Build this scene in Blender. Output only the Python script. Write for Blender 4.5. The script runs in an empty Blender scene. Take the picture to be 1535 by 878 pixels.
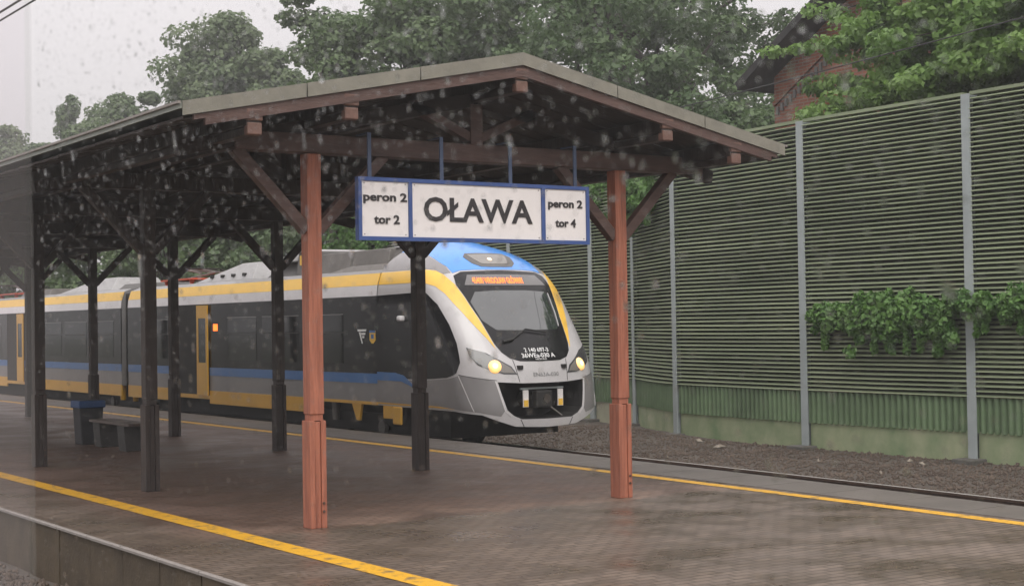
import bpy, math, random
import numpy as np
from mathutils import Vector, Matrix
from mathutils.geometry import delaunay_2d_cdt

rnd = random.Random(7)
nrg = np.random.default_rng(11)
sc = bpy.context.scene
col = sc.collection

# ------------------------------------------------------------------ camera
cd = bpy.data.cameras.new('camera')
cam = bpy.data.objects.new('camera', cd); col.objects.link(cam)
CR = Vector((0.8254086, -0.5643083, -0.01602418))
CU = Vector((0.00207454, -0.02535254, 0.99967642))
CF = Vector((0.56453196, 0.82517476, 0.01975553))
CAMZ = 1.9354
m = Matrix.Identity(4)
for i in range(3):
    m[i][0] = CR[i]; m[i][1] = CU[i]; m[i][2] = -CF[i]
m[2][3] = CAMZ
cam.matrix_world = m
cd.sensor_fit = 'HORIZONTAL'; cd.sensor_width = 36.0
cd.lens = 2285.43 / 1535 * 36
cd.clip_start = 0.02; cd.clip_end = 3000
cd.dof.use_dof = True
cd.dof.focus_distance = 19.0
cd.dof.aperture_fstop = cd.lens / 2.7
sc.camera = cam

# ------------------------------------------------------------------ world: overcast
SUN_EL, SUN_AZ = math.radians(48), math.radians(200)     # azimuth clockwise from +Y
wd = bpy.data.worlds.new('World'); sc.world = wd; wd.use_nodes = True
nt = wd.node_tree; nt.nodes.clear()
wo = nt.nodes.new('ShaderNodeOutputWorld'); bg = nt.nodes.new('ShaderNodeBackground')
sky = nt.nodes.new('ShaderNodeTexSky'); sky.sky_type = 'NISHITA'; sky.sun_disc = False
sky.sun_elevation = SUN_EL; sky.sun_rotation = SUN_AZ; sky.dust_density = 4
tc = nt.nodes.new('ShaderNodeTexCoord'); sep = nt.nodes.new('ShaderNodeSeparateXYZ')
nt.links.new(tc.outputs['Generated'], sep.inputs[0])
mr = nt.nodes.new('ShaderNodeMapRange'); mr.clamp = True           # cloud deck, three times brighter overhead
mr.inputs[1].default_value = 0; mr.inputs[2].default_value = 1
mr.inputs[3].default_value = 4.9; mr.inputs[4].default_value = 15.5
nt.links.new(sep.outputs['Z'], mr.inputs[0])
no = nt.nodes.new('ShaderNodeTexNoise'); no.inputs['Scale'].default_value = 2.2; no.inputs['Detail'].default_value = 5
nt.links.new(tc.outputs['Generated'], no.inputs['Vector'])
mn = nt.nodes.new('ShaderNodeMapRange'); mn.inputs[3].default_value = .9; mn.inputs[4].default_value = 1.1
nt.links.new(no.outputs['Fac'], mn.inputs[0])
mu = nt.nodes.new('ShaderNodeMath'); mu.operation = 'MULTIPLY'
nt.links.new(mr.outputs[0], mu.inputs[0]); nt.links.new(mn.outputs[0], mu.inputs[1])
tint = nt.nodes.new('ShaderNodeVectorMath'); tint.operation = 'SCALE'
tint.inputs[0].default_value = (1.0, .925, .95)
nt.links.new(mu.outputs[0], tint.inputs['Scale'])
mx = nt.nodes.new('ShaderNodeMix'); mx.data_type = 'RGBA'; mx.inputs[0].default_value = .93
nt.links.new(sky.outputs[0], mx.inputs[6]); nt.links.new(tint.outputs[0], mx.inputs[7])
nt.links.new(mx.outputs[2], bg.inputs[0]); bg.inputs[1].default_value = .12
nt.links.new(bg.outputs[0], wo.inputs[0])

sl = bpy.data.lights.new('sun', 'SUN'); sl.energy = 1.5; sl.angle = math.radians(40); sl.color = (1, .96, .92)
so = bpy.data.objects.new('sun', sl); col.objects.link(so)
sd = Vector((math.sin(SUN_AZ) * math.cos(SUN_EL), math.cos(SUN_AZ) * math.cos(SUN_EL), math.sin(SUN_EL)))
so.rotation_euler = sd.to_track_quat('Z', 'Y').to_euler()

vs = sc.view_settings
vs.view_transform = 'Standard'; vs.look = 'None'; vs.gamma = 1; vs.exposure = 0.22; vs.use_curve_mapping = False
sc.render.engine = 'CYCLES'
cy = sc.cycles
cy.use_denoising = True
cy.max_bounces = 8; cy.transparent_max_bounces = 12; cy.transmission_bounces = 6; cy.glossy_bounces = 3; cy.diffuse_bounces = 3
cy.caustics_reflective = False; cy.caustics_refractive = False
cy.sample_clamp_indirect = 6

# ------------------------------------------------------------------ materials
MATS = {}
def s2l(c): return tuple(((v / 255) / 12.92 if v / 255 <= .04045 else ((v / 255 + .055) / 1.055) ** 2.4) for v in c)
def mat(name, c, rough=.6, var=.15, scale=3., bump=0., bscale=40., metal=0., spec=.5, c2=None, emit=None, es=1., stretch=(1, 1, 1), transl=0., coat=0., rvar=0., objrand=0.):
    M = bpy.data.materials.new(name); M.use_nodes = True
    n = M.node_tree.nodes; L = M.node_tree.links
    b = n['Principled BSDF']
    b.inputs['Roughness'].default_value = rough; b.inputs['Metallic'].default_value = metal
    b.inputs['Specular IOR Level'].default_value = spec
    if coat: b.inputs['Coat Weight'].default_value = coat; b.inputs['Coat Roughness'].default_value = .05
    g = n.new('ShaderNodeNewGeometry')
    mp = n.new('ShaderNodeMapping'); mp.inputs['Scale'].default_value = stretch
    L.new(g.outputs['Position'], mp.inputs[0])
    t = n.new('ShaderNodeTexNoise'); t.inputs['Scale'].default_value = scale; t.inputs['Detail'].default_value = 6; t.inputs['Roughness'].default_value = .62
    L.new(mp.outputs[0], t.inputs['Vector'])
    r = n.new('ShaderNodeMapRange'); r.inputs[1].default_value = .3; r.inputs[2].default_value = .7
    L.new(t.outputs['Fac'], r.inputs[0])
    x = n.new('ShaderNodeMix'); x.data_type = 'RGBA'
    if c2 is None:
        x.inputs[6].default_value = tuple(v * (1 - var) for v in c) + (1,)
        x.inputs[7].default_value = tuple(min(1, v * (1 + var)) for v in c) + (1,)
    else:
        x.inputs[6].default_value = tuple(c) + (1,); x.inputs[7].default_value = tuple(c2) + (1,)
    L.new(r.outputs[0], x.inputs[0])
    out = x.outputs[2]
    if objrand:
        oi = n.new('ShaderNodeObjectInfo'); rr = n.new('ShaderNodeMapRange'); rr.inputs[3].default_value = 1 - objrand; rr.inputs[4].default_value = 1 + objrand
        L.new(oi.outputs['Random'], rr.inputs[0])
        vm = n.new('ShaderNodeVectorMath'); vm.operation = 'SCALE'; L.new(out, vm.inputs[0]); L.new(rr.outputs[0], vm.inputs['Scale']); out = vm.outputs[0]
    L.new(out, b.inputs['Base Color'])
    if rvar:
        rm = n.new('ShaderNodeMapRange'); rm.inputs[3].default_value = rough - rvar; rm.inputs[4].default_value = rough + rvar
        L.new(r.outputs[0], rm.inputs[0]); L.new(rm.outputs[0], b.inputs['Roughness'])
    if bump:
        t2 = n.new('ShaderNodeTexNoise'); t2.inputs['Scale'].default_value = bscale; t2.inputs['Detail'].default_value = 4
        L.new(mp.outputs[0], t2.inputs['Vector'])
        bp = n.new('ShaderNodeBump'); bp.inputs['Strength'].default_value = bump; bp.inputs['Distance'].default_value = .02
        L.new(t2.outputs['Fac'], bp.inputs['Height']); L.new(bp.outputs[0], b.inputs['Normal'])
    if emit: b.inputs['Emission Color'].default_value = tuple(emit) + (1,); b.inputs['Emission Strength'].default_value = es
    if transl:
        tr = n.new('ShaderNodeBsdfTranslucent'); L.new(out, tr.inputs['Color'])
        ms = n.new('ShaderNodeMixShader'); ms.inputs[0].default_value = transl
        L.new(b.outputs[0], ms.inputs[1]); L.new(tr.outputs[0], ms.inputs[2]); L.new(ms.outputs[0], n['Material Output'].inputs['Surface'])
    MATS[name] = M
    return M
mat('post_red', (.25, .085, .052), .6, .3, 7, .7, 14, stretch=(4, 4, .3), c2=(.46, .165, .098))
mat('timber_shaded', (.040, .029, .025), .6, .3, 5, .35, 14, stretch=(3, 3, .5))  # same timber as the red front frame, with canopy shade put into the colour
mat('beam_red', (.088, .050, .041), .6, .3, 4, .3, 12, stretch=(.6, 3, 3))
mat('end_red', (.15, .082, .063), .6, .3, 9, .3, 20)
mat('board_shaded', (.030, .021, .018), .75, .3, 3, .3, 20, stretch=(.4, 4, 1))  # soffit and rafter tone darkened, roof shade painted into it
mat('fascia_metal', (.205, .195, .16), .55, .16, 5, .12, 30, objrand=.06)
mat('roof_metal', (.30, .32, .28), .5, .15, 3, .1, 20)
mat('sign_blue', (.045, .09, .27), .4, .12, 6)
mat('sign_white', (.83, .79, .78), .45, .03, 5)
mat('ink', (.03, .026, .028), .5, .1)
mat('hanger_blue', (.05, .075, .14), .5, .2)
mat('rust_rail', (.075, .045, .032), .6, .3, 8, .2, 40)
mat('rail_top', (.55, .52, .49), .35, .1, 8, metal=.3)
mat('sleeper', (.12, .11, .10), .8, .25, 4, .3, 30)
mat('stone', (.062, .042, .030), .75, .5, 1.3, .2, 60, c2=(.135, .102, .078))
mat('soil', (.062, .050, .040), .85, .4, 1.4, .8, 9, c2=(.105, .088, .072))
mat('edge_block', (.080, .058, .034), .8, .3, 2.2, .35, 25, objrand=.14)
mat('edge_lip', (.26, .235, .215), .6, .15, 8, .1)
mat('galv', (.33, .37, .37), .5, .12, 3, .05, 20, objrand=.05)
mat('slat', (.180, .225, .130), .62, .25, .9, .15, 20, c2=(.31, .36, .22), stretch=(1, .35, 1), objrand=.16)
mat('absorber', (.026, .029, .020), .9, .3, 1.5)
mat('corrugated', (.115, .175, .09), .6, .35, 1.1, .1, 25)
mat('plinth', (.155, .235, .115), .8, .3, 1.5, .25, 12, c2=(.36, .38, .24), stretch=(1, 1, .8))
mat('plinth_pale', (.36, .36, .26), .8, .2, 1.1, .25, 12)
mat('pad', (.10, .095, .085), .85, .3, 6, .4, 20)
mat('silver', (.50, .485, .49), .34, .06, 2, coat=.5)
mat('head_grey', (.215, .205, .205), .4, .08, 2, coat=.3)
mat('train_grey', (.205, .20, .20), .4, .08, 2, coat=.3)
mat('train_blue', (.035, .14, .37), .35, .08, 2, coat=.3)
mat('cap_blue', (.045, .26, .74), .28, .06, 2, coat=.5)
mat('train_yellow', (.64, .345, .028), .4, .08, 2, coat=.3)
mat('band_yellow', (.86, .52, .07), .4, .06, 2, coat=.3)
mat('train_white', (.80, .78, .80), .4, .05, 2, coat=.3)
mat('gloss_black', (.012, .012, .013), .16, .1, 2, spec=.28)
mat('windscreen', (.035, .042, .042), .03, .2, 1.5, spec=1.0, coat=1.)
mat('side_glass', (.012, .013, .013), .05, .1, 2, spec=.35)
mat('display_glass', (.16, .155, .155), .2, .1, 2)
mat('under_black', (.018, .017, .016), .7, .3, 5, .2)
mat('roof_grey', (.13, .125, .12), .6, .15, 3)
mat('fairing_white', (.36, .355, .355), .5, .12, 4)
mat('equip_grey', (.14, .13, .12), .7, .2, 3, .15, 15)
mat('insulator_red', (.52, .07, .025), .4, .15, 4)
mat('led', (.9, .2, .05), .5, 0, emit=(1., .165, .02), es=2.2)
mat('lamp_warm', (.9, .7, .4), .3, 0, emit=(1., .50, .12), es=1.0)
mat('lamp_core', (1, .9, .7), .3, 0, emit=(1., .60, .20), es=2.3)
mat('lamp_glass', (.20, .185, .165), .12, .1, spec=.8)
mat('headlamp_dark', (.055, .055, .058), .08, .1, spec=.8)
mat('wheel', (.05, .042, .036), .5, .3)
mat('seam', (.62, .6, .6), .4, .03)
mat('seam_dark', (.04, .04, .04), .5, .03)
mat('bin_dark', (.035, .035, .04), .6, .2)
mat('bin_blue', (.02, .07, .2), .5, .15)
mat('bench_wood', (.12, .09, .075), .5, .25, 6, .2)
mat('bench_leg', (.06, .058, .055), .8, .2, 6, .2)
mat('bark', (.055, .045, .036), .9, .35, 6, .6, 18, stretch=(2, 2, .5))
mat('leaf_dark', (.068, .122, .048), .5, .4, .8, transl=.42, c2=(.15, .225, .092))
mat('leaf_mid', (.085, .14, .056), .5, .4, .7, transl=.4, c2=(.165, .235, .10))
mat('leaf_far', (.11, .165, .08), .55, .4, .6, transl=.42, c2=(.195, .25, .125))
mat('leaf_maple', (.125, .235, .055), .5, .4, .8, transl=.4, c2=(.26, .40, .11))
mat('leaf_ivy', (.075, .18, .042), .45, .4, 2.6, transl=.32, c2=(.17, .32, .075))
mat('roof_tile', (.045, .042, .04), .7, .25, 4, .2)
mat('cable', (.03, .03, .03), .6, .1)
mat('rubber', (.02, .02, .02), .7, .1)
mat('ground_soil', (.07, .075, .05), .9, .4, .4, .4, 4)
mat('litter', (.27, .235, .19), .7, .3, 9)

def brick_mat():
    M = bpy.data.materials.new('brick_wall'); M.use_nodes = True
    n = M.node_tree.nodes; L = M.node_tree.links; b = n['Principled BSDF']; b.inputs['Roughness'].default_value = .85
    g = n.new('ShaderNodeNewGeometry'); s = n.new('ShaderNodeSeparateXYZ'); L.new(g.outputs['Position'], s.inputs[0])
    a = n.new('ShaderNodeMath'); a.operation = 'ADD'; L.new(s.outputs['X'], a.inputs[0]); L.new(s.outputs['Y'], a.inputs[1])
    c = n.new('ShaderNodeCombineXYZ'); L.new(a.outputs[0], c.inputs['X']); L.new(s.outputs['Z'], c.inputs['Y'])
    t = n.new('ShaderNodeTexBrick'); L.new(c.outputs[0], t.inputs['Vector'])
    t.inputs['Scale'].default_value = 1; t.inputs['Brick Width'].default_value = .26; t.inputs['Row Height'].default_value = .077; t.inputs['Mortar Size'].default_value = .011
    t.inputs['Color1'].default_value = (.30, .105, .06, 1); t.inputs['Color2'].default_value = (.20, .075, .045, 1); t.inputs['Mortar'].default_value = (.22, .18, .15, 1)
    no = n.new('ShaderNodeTexNoise'); no.inputs['Scale'].default_value = 1.3; no.inputs['Detail'].default_value = 5; L.new(g.outputs['Position'], no.inputs['Vector'])
    mxx = n.new('ShaderNodeMix'); mxx.data_type = 'RGBA'; mxx.blend_type = 'MULTIPLY'; mxx.inputs[0].default_value = 1
    mp = n.new('ShaderNodeMapRange'); mp.inputs[3].default_value = .45; mp.inputs[4].default_value = 1.5; L.new(no.outputs['Fac'], mp.inputs[0])
    L.new(t.outputs['Color'], mxx.inputs[6]); L.new(mp.outputs[0], mxx.inputs[7]); L.new(mxx.outputs[2], b.inputs['Base Color'])
    bp = n.new('ShaderNodeBump'); bp.inputs['Distance'].default_value = .01; bp.invert = True; L.new(t.outputs['Fac'], bp.inputs['Height']); L.new(bp.outputs[0], b.inputs['Normal'])
    MATS['brick_wall'] = M
brick_mat()

def paving_mat(name, wet, wet2, dry, dry2):
    """small concrete block paving: wet in the open, dry where the canopy keeps the rain off (ragged drip line)"""
    M = bpy.data.materials.new(name); M.use_nodes = True
    n = M.node_tree.nodes; L = M.node_tree.links; b = n['Principled BSDF']
    g = n.new('ShaderNodeNewGeometry'); s = n.new('ShaderNodeSeparateXYZ'); L.new(g.outputs['Position'], s.inputs[0])
    t = n.new('ShaderNodeTexBrick'); t.inputs['Scale'].default_value = 1
    t.inputs['Brick Width'].default_value = .2; t.inputs['Row Height'].default_value = .1; t.inputs['Mortar Size'].default_value = .011
    t.inputs['Color1'].default_value = (1.25, 1.22, 1.2, 1); t.inputs['Color2'].default_value = (.82, .82, .84, 1); t.inputs['Mortar'].default_value = (.38, .36, .34, 1)
    L.new(g.outputs['Position'], t.inputs['Vector'])
    n1 = n.new('ShaderNodeTexNoise'); n1.inputs['Scale'].default_value = .9; n1.inputs['Detail'].default_value = 7; n1.inputs['Roughness'].default_value = .65; L.new(g.outputs['Position'], n1.inputs['Vector'])
    n2 = n.new('ShaderNodeTexNoise'); n2.inputs['Scale'].default_value = 5; n2.inputs['Detail'].default_value = 5; L.new(g.outputs['Position'], n2.inputs['Vector'])
    def mth(op, a, bb=None):
        k = n.new('ShaderNodeMath'); k.operation = op
        for i, v in enumerate((a, bb)):
            if v is None: continue
            if isinstance(v, (int, float)): k.inputs[i].default_value = v
            else: L.new(v, k.inputs[i])
        return k.outputs[0]
    wob = mth('MULTIPLY', mth('SUBTRACT', n2.outputs['Fac'], .5), .55)
    def ramp(v, lo, hi):
        k = n.new('ShaderNodeMapRange'); k.inputs[1].default_value = lo; k.inputs[2].default_value = hi; k.interpolation_type = 'SMOOTHSTEP'
        L.new(v, k.inputs[0]); return k.outputs[0]
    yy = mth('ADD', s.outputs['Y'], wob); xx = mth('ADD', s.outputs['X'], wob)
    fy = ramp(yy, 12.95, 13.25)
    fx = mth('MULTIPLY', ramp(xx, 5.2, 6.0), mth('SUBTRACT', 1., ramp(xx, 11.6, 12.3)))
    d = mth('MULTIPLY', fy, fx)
    def mixc(f, a, bb, blend='MIX', fac=None):
        k = n.new('ShaderNodeMix'); k.data_type = 'RGBA'; k.blend_type = blend
        if f is None: k.inputs[0].default_value = fac
        else: L.new(f, k.inputs[0])
        for i, v in ((6, a), (7, bb)):
            if isinstance(v, tuple): k.inputs[i].default_value = v + (1,)
            else: L.new(v, k.inputs[i])
        return k.outputs[2]
    r1 = ramp(n1.outputs['Fac'], .35, .65)
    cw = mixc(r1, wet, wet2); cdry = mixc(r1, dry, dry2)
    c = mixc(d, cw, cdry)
    band = mth('MULTIPLY', mth('MULTIPLY', ramp(yy, 12.92, 13.1), mth('SUBTRACT', 1., ramp(yy, 13.2, 14.1))), mth('MULTIPLY', fx, mth('MULTIPLY', r1, .75)))
    c = mixc(band, c, (.27, .185, .14))
    c = mixc(None, c, t.outputs['Color'], 'MULTIPLY', .72)
    L.new(c, b.inputs['Base Color'])
    ro = n.new('ShaderNodeMapRange'); ro.inputs[3].default_value = .24; ro.inputs[4].default_value = .52; L.new(r1, ro.inputs[0])
    L.new(mth('ADD', ro.outputs[0], mth('MULTIPLY', d, .16)), b.inputs['Roughness'])
    h = mth('ADD', mth('MULTIPLY', t.outputs['Fac'], -.6), mth('MULTIPLY', n2.outputs['Fac'], .6))
    bp = n.new('ShaderNodeBump'); bp.inputs['Distance'].default_value = .006; bp.inputs['Strength'].default_value = .7; L.new(h, bp.inputs['Height']); L.new(bp.outputs[0], b.inputs['Normal'])
    MATS[name] = M
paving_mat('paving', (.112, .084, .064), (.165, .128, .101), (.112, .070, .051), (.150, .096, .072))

def paint_mat():
    M = bpy.data.materials.new('line_paint'); M.use_nodes = True
    n = M.node_tree.nodes; L = M.node_tree.links; b = n['Principled BSDF']; b.inputs['Roughness'].default_value = .45
    g = n.new('ShaderNodeNewGeometry'); t = n.new('ShaderNodeTexNoise'); t.inputs['Scale'].default_value = 7; t.inputs['Detail'].default_value = 8; t.inputs['Roughness'].default_value = .7
    L.new(g.outputs['Position'], t.inputs['Vector'])
    r = n.new('ShaderNodeMapRange'); r.inputs[1].default_value = .35; r.inputs[2].default_value = .48; L.new(t.outputs['Fac'], r.inputs[0])
    x = n.new('ShaderNodeMix'); x.data_type = 'RGBA'; x.inputs[6].default_value = (.22, .15, .07, 1); x.inputs[7].default_value = (.74, .40, .03, 1)
    L.new(r.outputs[0], x.inputs[0]); L.new(x.outputs[2], b.inputs['Base Color'])
    MATS['line_paint'] = M
paint_mat()

# ------------------------------------------------------------------ mesh helpers
class MB:
    def __init__(s): s.v = []; s.f = []
    def add(s, vs, fs):
        o = len(s.v); s.v += [tuple(p) for p in vs]; s.f += [tuple(i + o for i in f) for f in fs]; return s
    def box(s, x0, x1, y0, y1, z0, z1):
        return s.add([(x0, y0, z0), (x1, y0, z0), (x1, y1, z0), (x0, y1, z0), (x0, y0, z1), (x1, y0, z1), (x1, y1, z1), (x0, y1, z1)],
                     [(0, 3, 2, 1), (4, 5, 6, 7), (0, 1, 5, 4), (1, 2, 6, 5), (2, 3, 7, 6), (3, 0, 4, 7)])
    def bar(s, a, b, w, h, up=(0, 0, 1)):
        a, b = Vector(a), Vector(b); d = (b - a).normalized(); u = Vector(up); x = d.cross(u)
        if x.length < 1e-4: u = Vector((0, 1, 0)); x = d.cross(u)
        x.normalize(); u = x.cross(d)
        P = []
        for c in (a, b):
            for sx, su in ((-1, -1), (1, -1), (1, 1), (-1, 1)): P.append(c + x * sx * w / 2 + u * su * h / 2)
        return s.add(P, [(0, 1, 2, 3), (7, 6, 5, 4), (0, 4, 5, 1), (1, 5, 6, 2), (2, 6, 7, 3), (3, 7, 4, 0)])
    def tube(s, pts, rad, n=8, caps=True):
        pts = [Vector(p) for p in pts]; rad = rad if hasattr(rad, '__len__') else [rad] * len(pts)
        P = []; F = []
        for i, p in enumerate(pts):
            d = (pts[min(i + 1, len(pts) - 1)] - pts[max(i - 1, 0)]).normalized()
            a = d.cross(Vector((0, 0, 1)))
            if a.length < .05: a = d.cross(Vector((1, 0, 0)))
            a.normalize(); b = d.cross(a)
            for k in range(n):
                t = 2 * math.pi * k / n; P.append(p + (a * math.cos(t) + b * math.sin(t)) * rad[i])
        for i in range(len(pts) - 1):
            for k in range(n): F.append((i * n + k, i * n + (k + 1) % n, (i + 1) * n + (k + 1) % n, (i + 1) * n + k))
        if caps: F += [tuple(range(n))[::-1], tuple(range((len(pts) - 1) * n, len(pts) * n))]
        return s.add(P, F)
    def prism(s, poly, axis, a, b):
        n = len(poly); P = []
        for t in (a, b):
            for (p, q) in poly: P.append({'x': (t, p, q), 'y': (p, t, q), 'z': (p, q, t)}[axis])
        F = [tuple(range(n)), tuple(range(2 * n - 1, n - 1, -1))] + [(i, (i + 1) % n, (i + 1) % n + n, i + n) for i in range(n)]
        return s.add(P, F)
    def mesh(s, name):
        me = bpy.data.meshes.new(name); me.from_pydata(s.v, [], s.f)
        import bmesh
        bm = bmesh.new(); bm.from_mesh(me); bmesh.ops.recalc_face_normals(bm, faces=bm.faces); bm.to_mesh(me); bm.free()
        return me
    def build(s, name, mt, parent=None, smooth=False, bevel=0., loc=None):
        me = s.mesh(name); o = bpy.data.objects.new(name, me); col.objects.link(o)
        me.materials.append(MATS[mt])
        if smooth: me.shade_smooth()
        if bevel:
            md = o.modifiers.new('bevel', 'BEVEL'); md.width = bevel; md.segments = 2; md.limit_method = 'ANGLE'
        if parent: adopt(o, parent)
        return o
def adopt(o, parent):
    o.parent = parent
    bpy_mw = parent.matrix_world if parent.parent is None else parent.matrix_world
    o.matrix_parent_inverse = Matrix.Translation(-wloc(parent))
def wloc(o):
    p = Vector(o.location)
    if o.parent is not None: p = Vector((0, 0, 0)) + p       # parts keep world coordinates in their mesh
    return p if o.parent is None else Vector((0, 0, 0))
def tag(o, label=None, cat=None, group=None, kind=None):
    if label: o['label'] = label
    if cat: o['category'] = cat
    if group: o['group'] = group
    if kind: o['kind'] = kind
    return o
def thing(name, label, cat, loc=(0, 0, 0), group=None):
    o = bpy.data.objects.new(name, None); col.objects.link(o); o.location = loc; o.empty_display_size = .2
    return tag(o, label, cat, group)
def npmesh(name, V, F, mt, smooth=False):
    """V (n,3), F (m,k) arrays"""
    me = bpy.data.meshes.new(name); V = np.asarray(V, np.float32); F = np.asarray(F, np.int32); k = F.shape[1]
    me.vertices.add(len(V)); me.vertices.foreach_set('co', V.ravel())
    me.loops.add(F.size); me.loops.foreach_set('vertex_index', F.ravel())
    me.polygons.add(len(F)); me.polygons.foreach_set('loop_start', np.arange(0, F.size, k, dtype=np.int32))
    me.update(calc_edges=True)
    if smooth: me.shade_smooth()
    me.materials.append(MATS[mt])
    o = bpy.data.objects.new(name, me); col.objects.link(o)
    return o
def text_mesh(txt, w, h, depth=.006, bold=.0):
    """flat letters fitted to a w x h box centred on the origin, in the XZ plane, facing -Y"""
    c = bpy.data.curves.new('t', 'FONT'); c.body = txt; c.size = 1; c.extrude = .02; c.offset = bold; c.align_x = 'CENTER'; c.resolution_u = 3
    o = bpy.data.objects.new('t', c); col.objects.link(o)
    bpy.context.view_layer.update()
    me = bpy.data.meshes.new_from_object(o.evaluated_get(bpy.context.evaluated_depsgraph_get()))
    bpy.data.objects.remove(o)
    v = np.zeros(len(me.vertices) * 3); me.vertices.foreach_get('co', v); v = v.reshape(-1, 3)
    lo, hi = v.min(0), v.max(0)
    v = v - (lo + hi) / 2; v[:, 0] *= w / (hi - lo)[0]; v[:, 1] *= h / (hi - lo)[1]; v[:, 2] *= depth / .04
    u = np.stack([v[:, 0], -v[:, 2], v[:, 1]], 1)
    me.vertices.foreach_set('co', u.ravel()); me.update()
    return me
def letters(name, txt, cx, y, cz, w, h, mt, parent, bold=.0):
    me = text_mesh(txt, w, h, bold=bold); me.materials.append(MATS[mt])
    for vv in me.vertices: vv.co += Vector((cx, y, cz))
    o = bpy.data.objects.new(name, me); col.objects.link(o); adopt(o, parent)
    tag(o, kind='stuff')
    return o

# ------------------------------------------------------------------ the setting
YA, YB = -6.0, 75.0
def far_edge(y): return 13.5 - .0026 * max(0, 24.5 - y) ** 2
def far_line(y): return 12.22 - .0015 * max(0, 24.0 - y) ** 2
YS = list(np.arange(YA, 30, .5)) + list(np.arange(30, YB + .1, 3.))
def strip(name, x0, x1, z, mt, ys=None, parent=None):
    V = []; F = []; ys = ys or YS
    for y in ys: V += [(x0(y), y, z), (x1(y), y, z)]
    for i in range(len(ys) - 1): F.append((2 * i, 2 * i + 1, 2 * i + 3, 2 * i + 2))
    return MB().add(V, F).build(name, mt, parent)

g = 1500
tag(MB().add([(-g, -g, -1.2), (g, -g, -1.2), (g, g, -1.2), (-g, g, -1.2)], [(0, 1, 2, 3)]).build('ground', 'ground_soil'), kind='structure')
# track beds as gently uneven sheets
def terrain(name, x0, x1, y0, y1, st, fz, mt):
    xs = np.arange(x0, x1 + st / 2, st); ys = np.arange(y0, y1 + st / 2, st)
    X, Y = np.meshgrid(xs, ys); Z = fz(X, Y)
    V = np.stack([X.ravel(), Y.ravel(), Z.ravel()], 1); nx = len(xs)
    i = (np.arange(len(ys) - 1)[:, None] * nx + np.arange(nx - 1)[None, :]).ravel()
    o = npmesh(name, V, np.stack([i, i + 1, i + nx + 1, i + nx], 1), mt, True)
    return tag(o, kind='structure')
def wob(X, Y, s=1., seed=0):
    r = np.random.default_rng(seed); Z = np.zeros_like(X)
    for k in range(10):
        a, b, p = r.normal(0, 1.6 * s), r.normal(0, 1.6 * s), r.uniform(0, 6.28); Z = Z + np.sin(a * X + b * Y + p)
    return Z / 10
def far_z(X, Y):
    z = -.55 + .03 * wob(X, Y, 1.2, 3) + .02 * wob(X, Y, 4, 5)
    z = z + .10 * np.clip((X - 16.6) / 3.4, 0, 1)                       # rises to the barrier
    z = z + .22 * np.exp(-(((X - 19.2) / 1.3) ** 2 + ((Y - 25.4) / 1.7) ** 2))   # a heap of ballast by the barrier
    return z
def near_z(X, Y): return -.58 + .03 * wob(X, Y, 1.4, 8)
terrain('ballast_bed', 12.9, 30, -6, 60, .22, far_z, 'soil')
terrain('ballast_bed', -8, 4.95, -6, 60, .3, near_z, 'soil')

def stones(name, n, region, fz, size, label):
    x0, x1, y0, y1 = region
    base = np.array([(1, 0, 0), (-1, 0, 0), (0, 1, 0), (0, -1, 0), (0, 0, 1), (0, 0, -1)], float)
    tri = np.array([(0, 2, 4), (2, 1, 4), (1, 3, 4), (3, 0, 4), (2, 0, 5), (1, 2, 5), (3, 1, 5), (0, 3, 5)])
    c = np.stack([nrg.uniform(x0, x1, n), nrg.uniform(y0, y1, n)], 1)
    z = fz(c[:, 0], c[:, 1])
    q = nrg.normal(size=(n, 3, 3)); Q, _ = np.linalg.qr(q)
    s = size * nrg.lognormal(0, .35, n)[:, None, None] * nrg.uniform(.6, 1.2, (n, 1, 3))
    V = np.einsum('nij,kj->nki', Q, base) * 1.0
    V = V * s * nrg.uniform(.75, 1.2, (n, 6, 1)) + np.concatenate([c, z[:, None] + .008], 1)[:, None, :]
    F = (tri[None] + (np.arange(n) * 6)[:, None, None]).reshape(-1, 3)
    o = npmesh(name, V.reshape(-1, 3), F, 'stone'); tag(o, label, 'gravel', kind='stuff'); return o
stones('gravel', 17000, (16.0, 20.35, 9.5, 31), far_z, .022, 'brown crushed stone between the rails and the noise barrier')
stones('gravel', 5000, (13.4, 16.0, 8, 24), far_z, .03, 'dark crushed stone between the sleepers in front of the train')
stones('gravel', 9000, (1.2, 4.75, 9, 22), near_z, .03, 'crushed stone of the empty track below the platform wall')
# a few pale scraps of litter along the barrier
for (x, y, a, s) in ((19.3, 21.4, .3, .5), (19.75, 22.5, 1.1, .3), (18.9, 24.1, .5, .34), (19.6, 17.1, .2, .22), (19.3, 16.6, 2.0, .16), (18.6, 18.2, .9, .1), (18.0, 16.3, 1.4, .09), (17.6, 20.9, .4, .08)):
    d = Vector((math.cos(a), math.sin(a), 0)) * s * .35; e = Vector((-math.sin(a), math.cos(a), 0)) * s * .15
    c = Vector((x, y, float(far_z(np.array(x), np.array(y))) + .035))
    o = MB().add([c - d - e, c + d - e * .4, c + d * .8 + e + Vector((0, 0, .03)), c - d * .7 + e * 1.2, c - d * .2 + Vector((0, 0, .05))], [(0, 1, 4), (1, 2, 4), (2, 3, 4), (3, 0, 4)]).build('litter_scrap', 'litter')
    tag(o, 'pale crumpled scrap of litter on the gravel below the noise barrier', 'litter', 'scraps of litter on the gravel')

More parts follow.
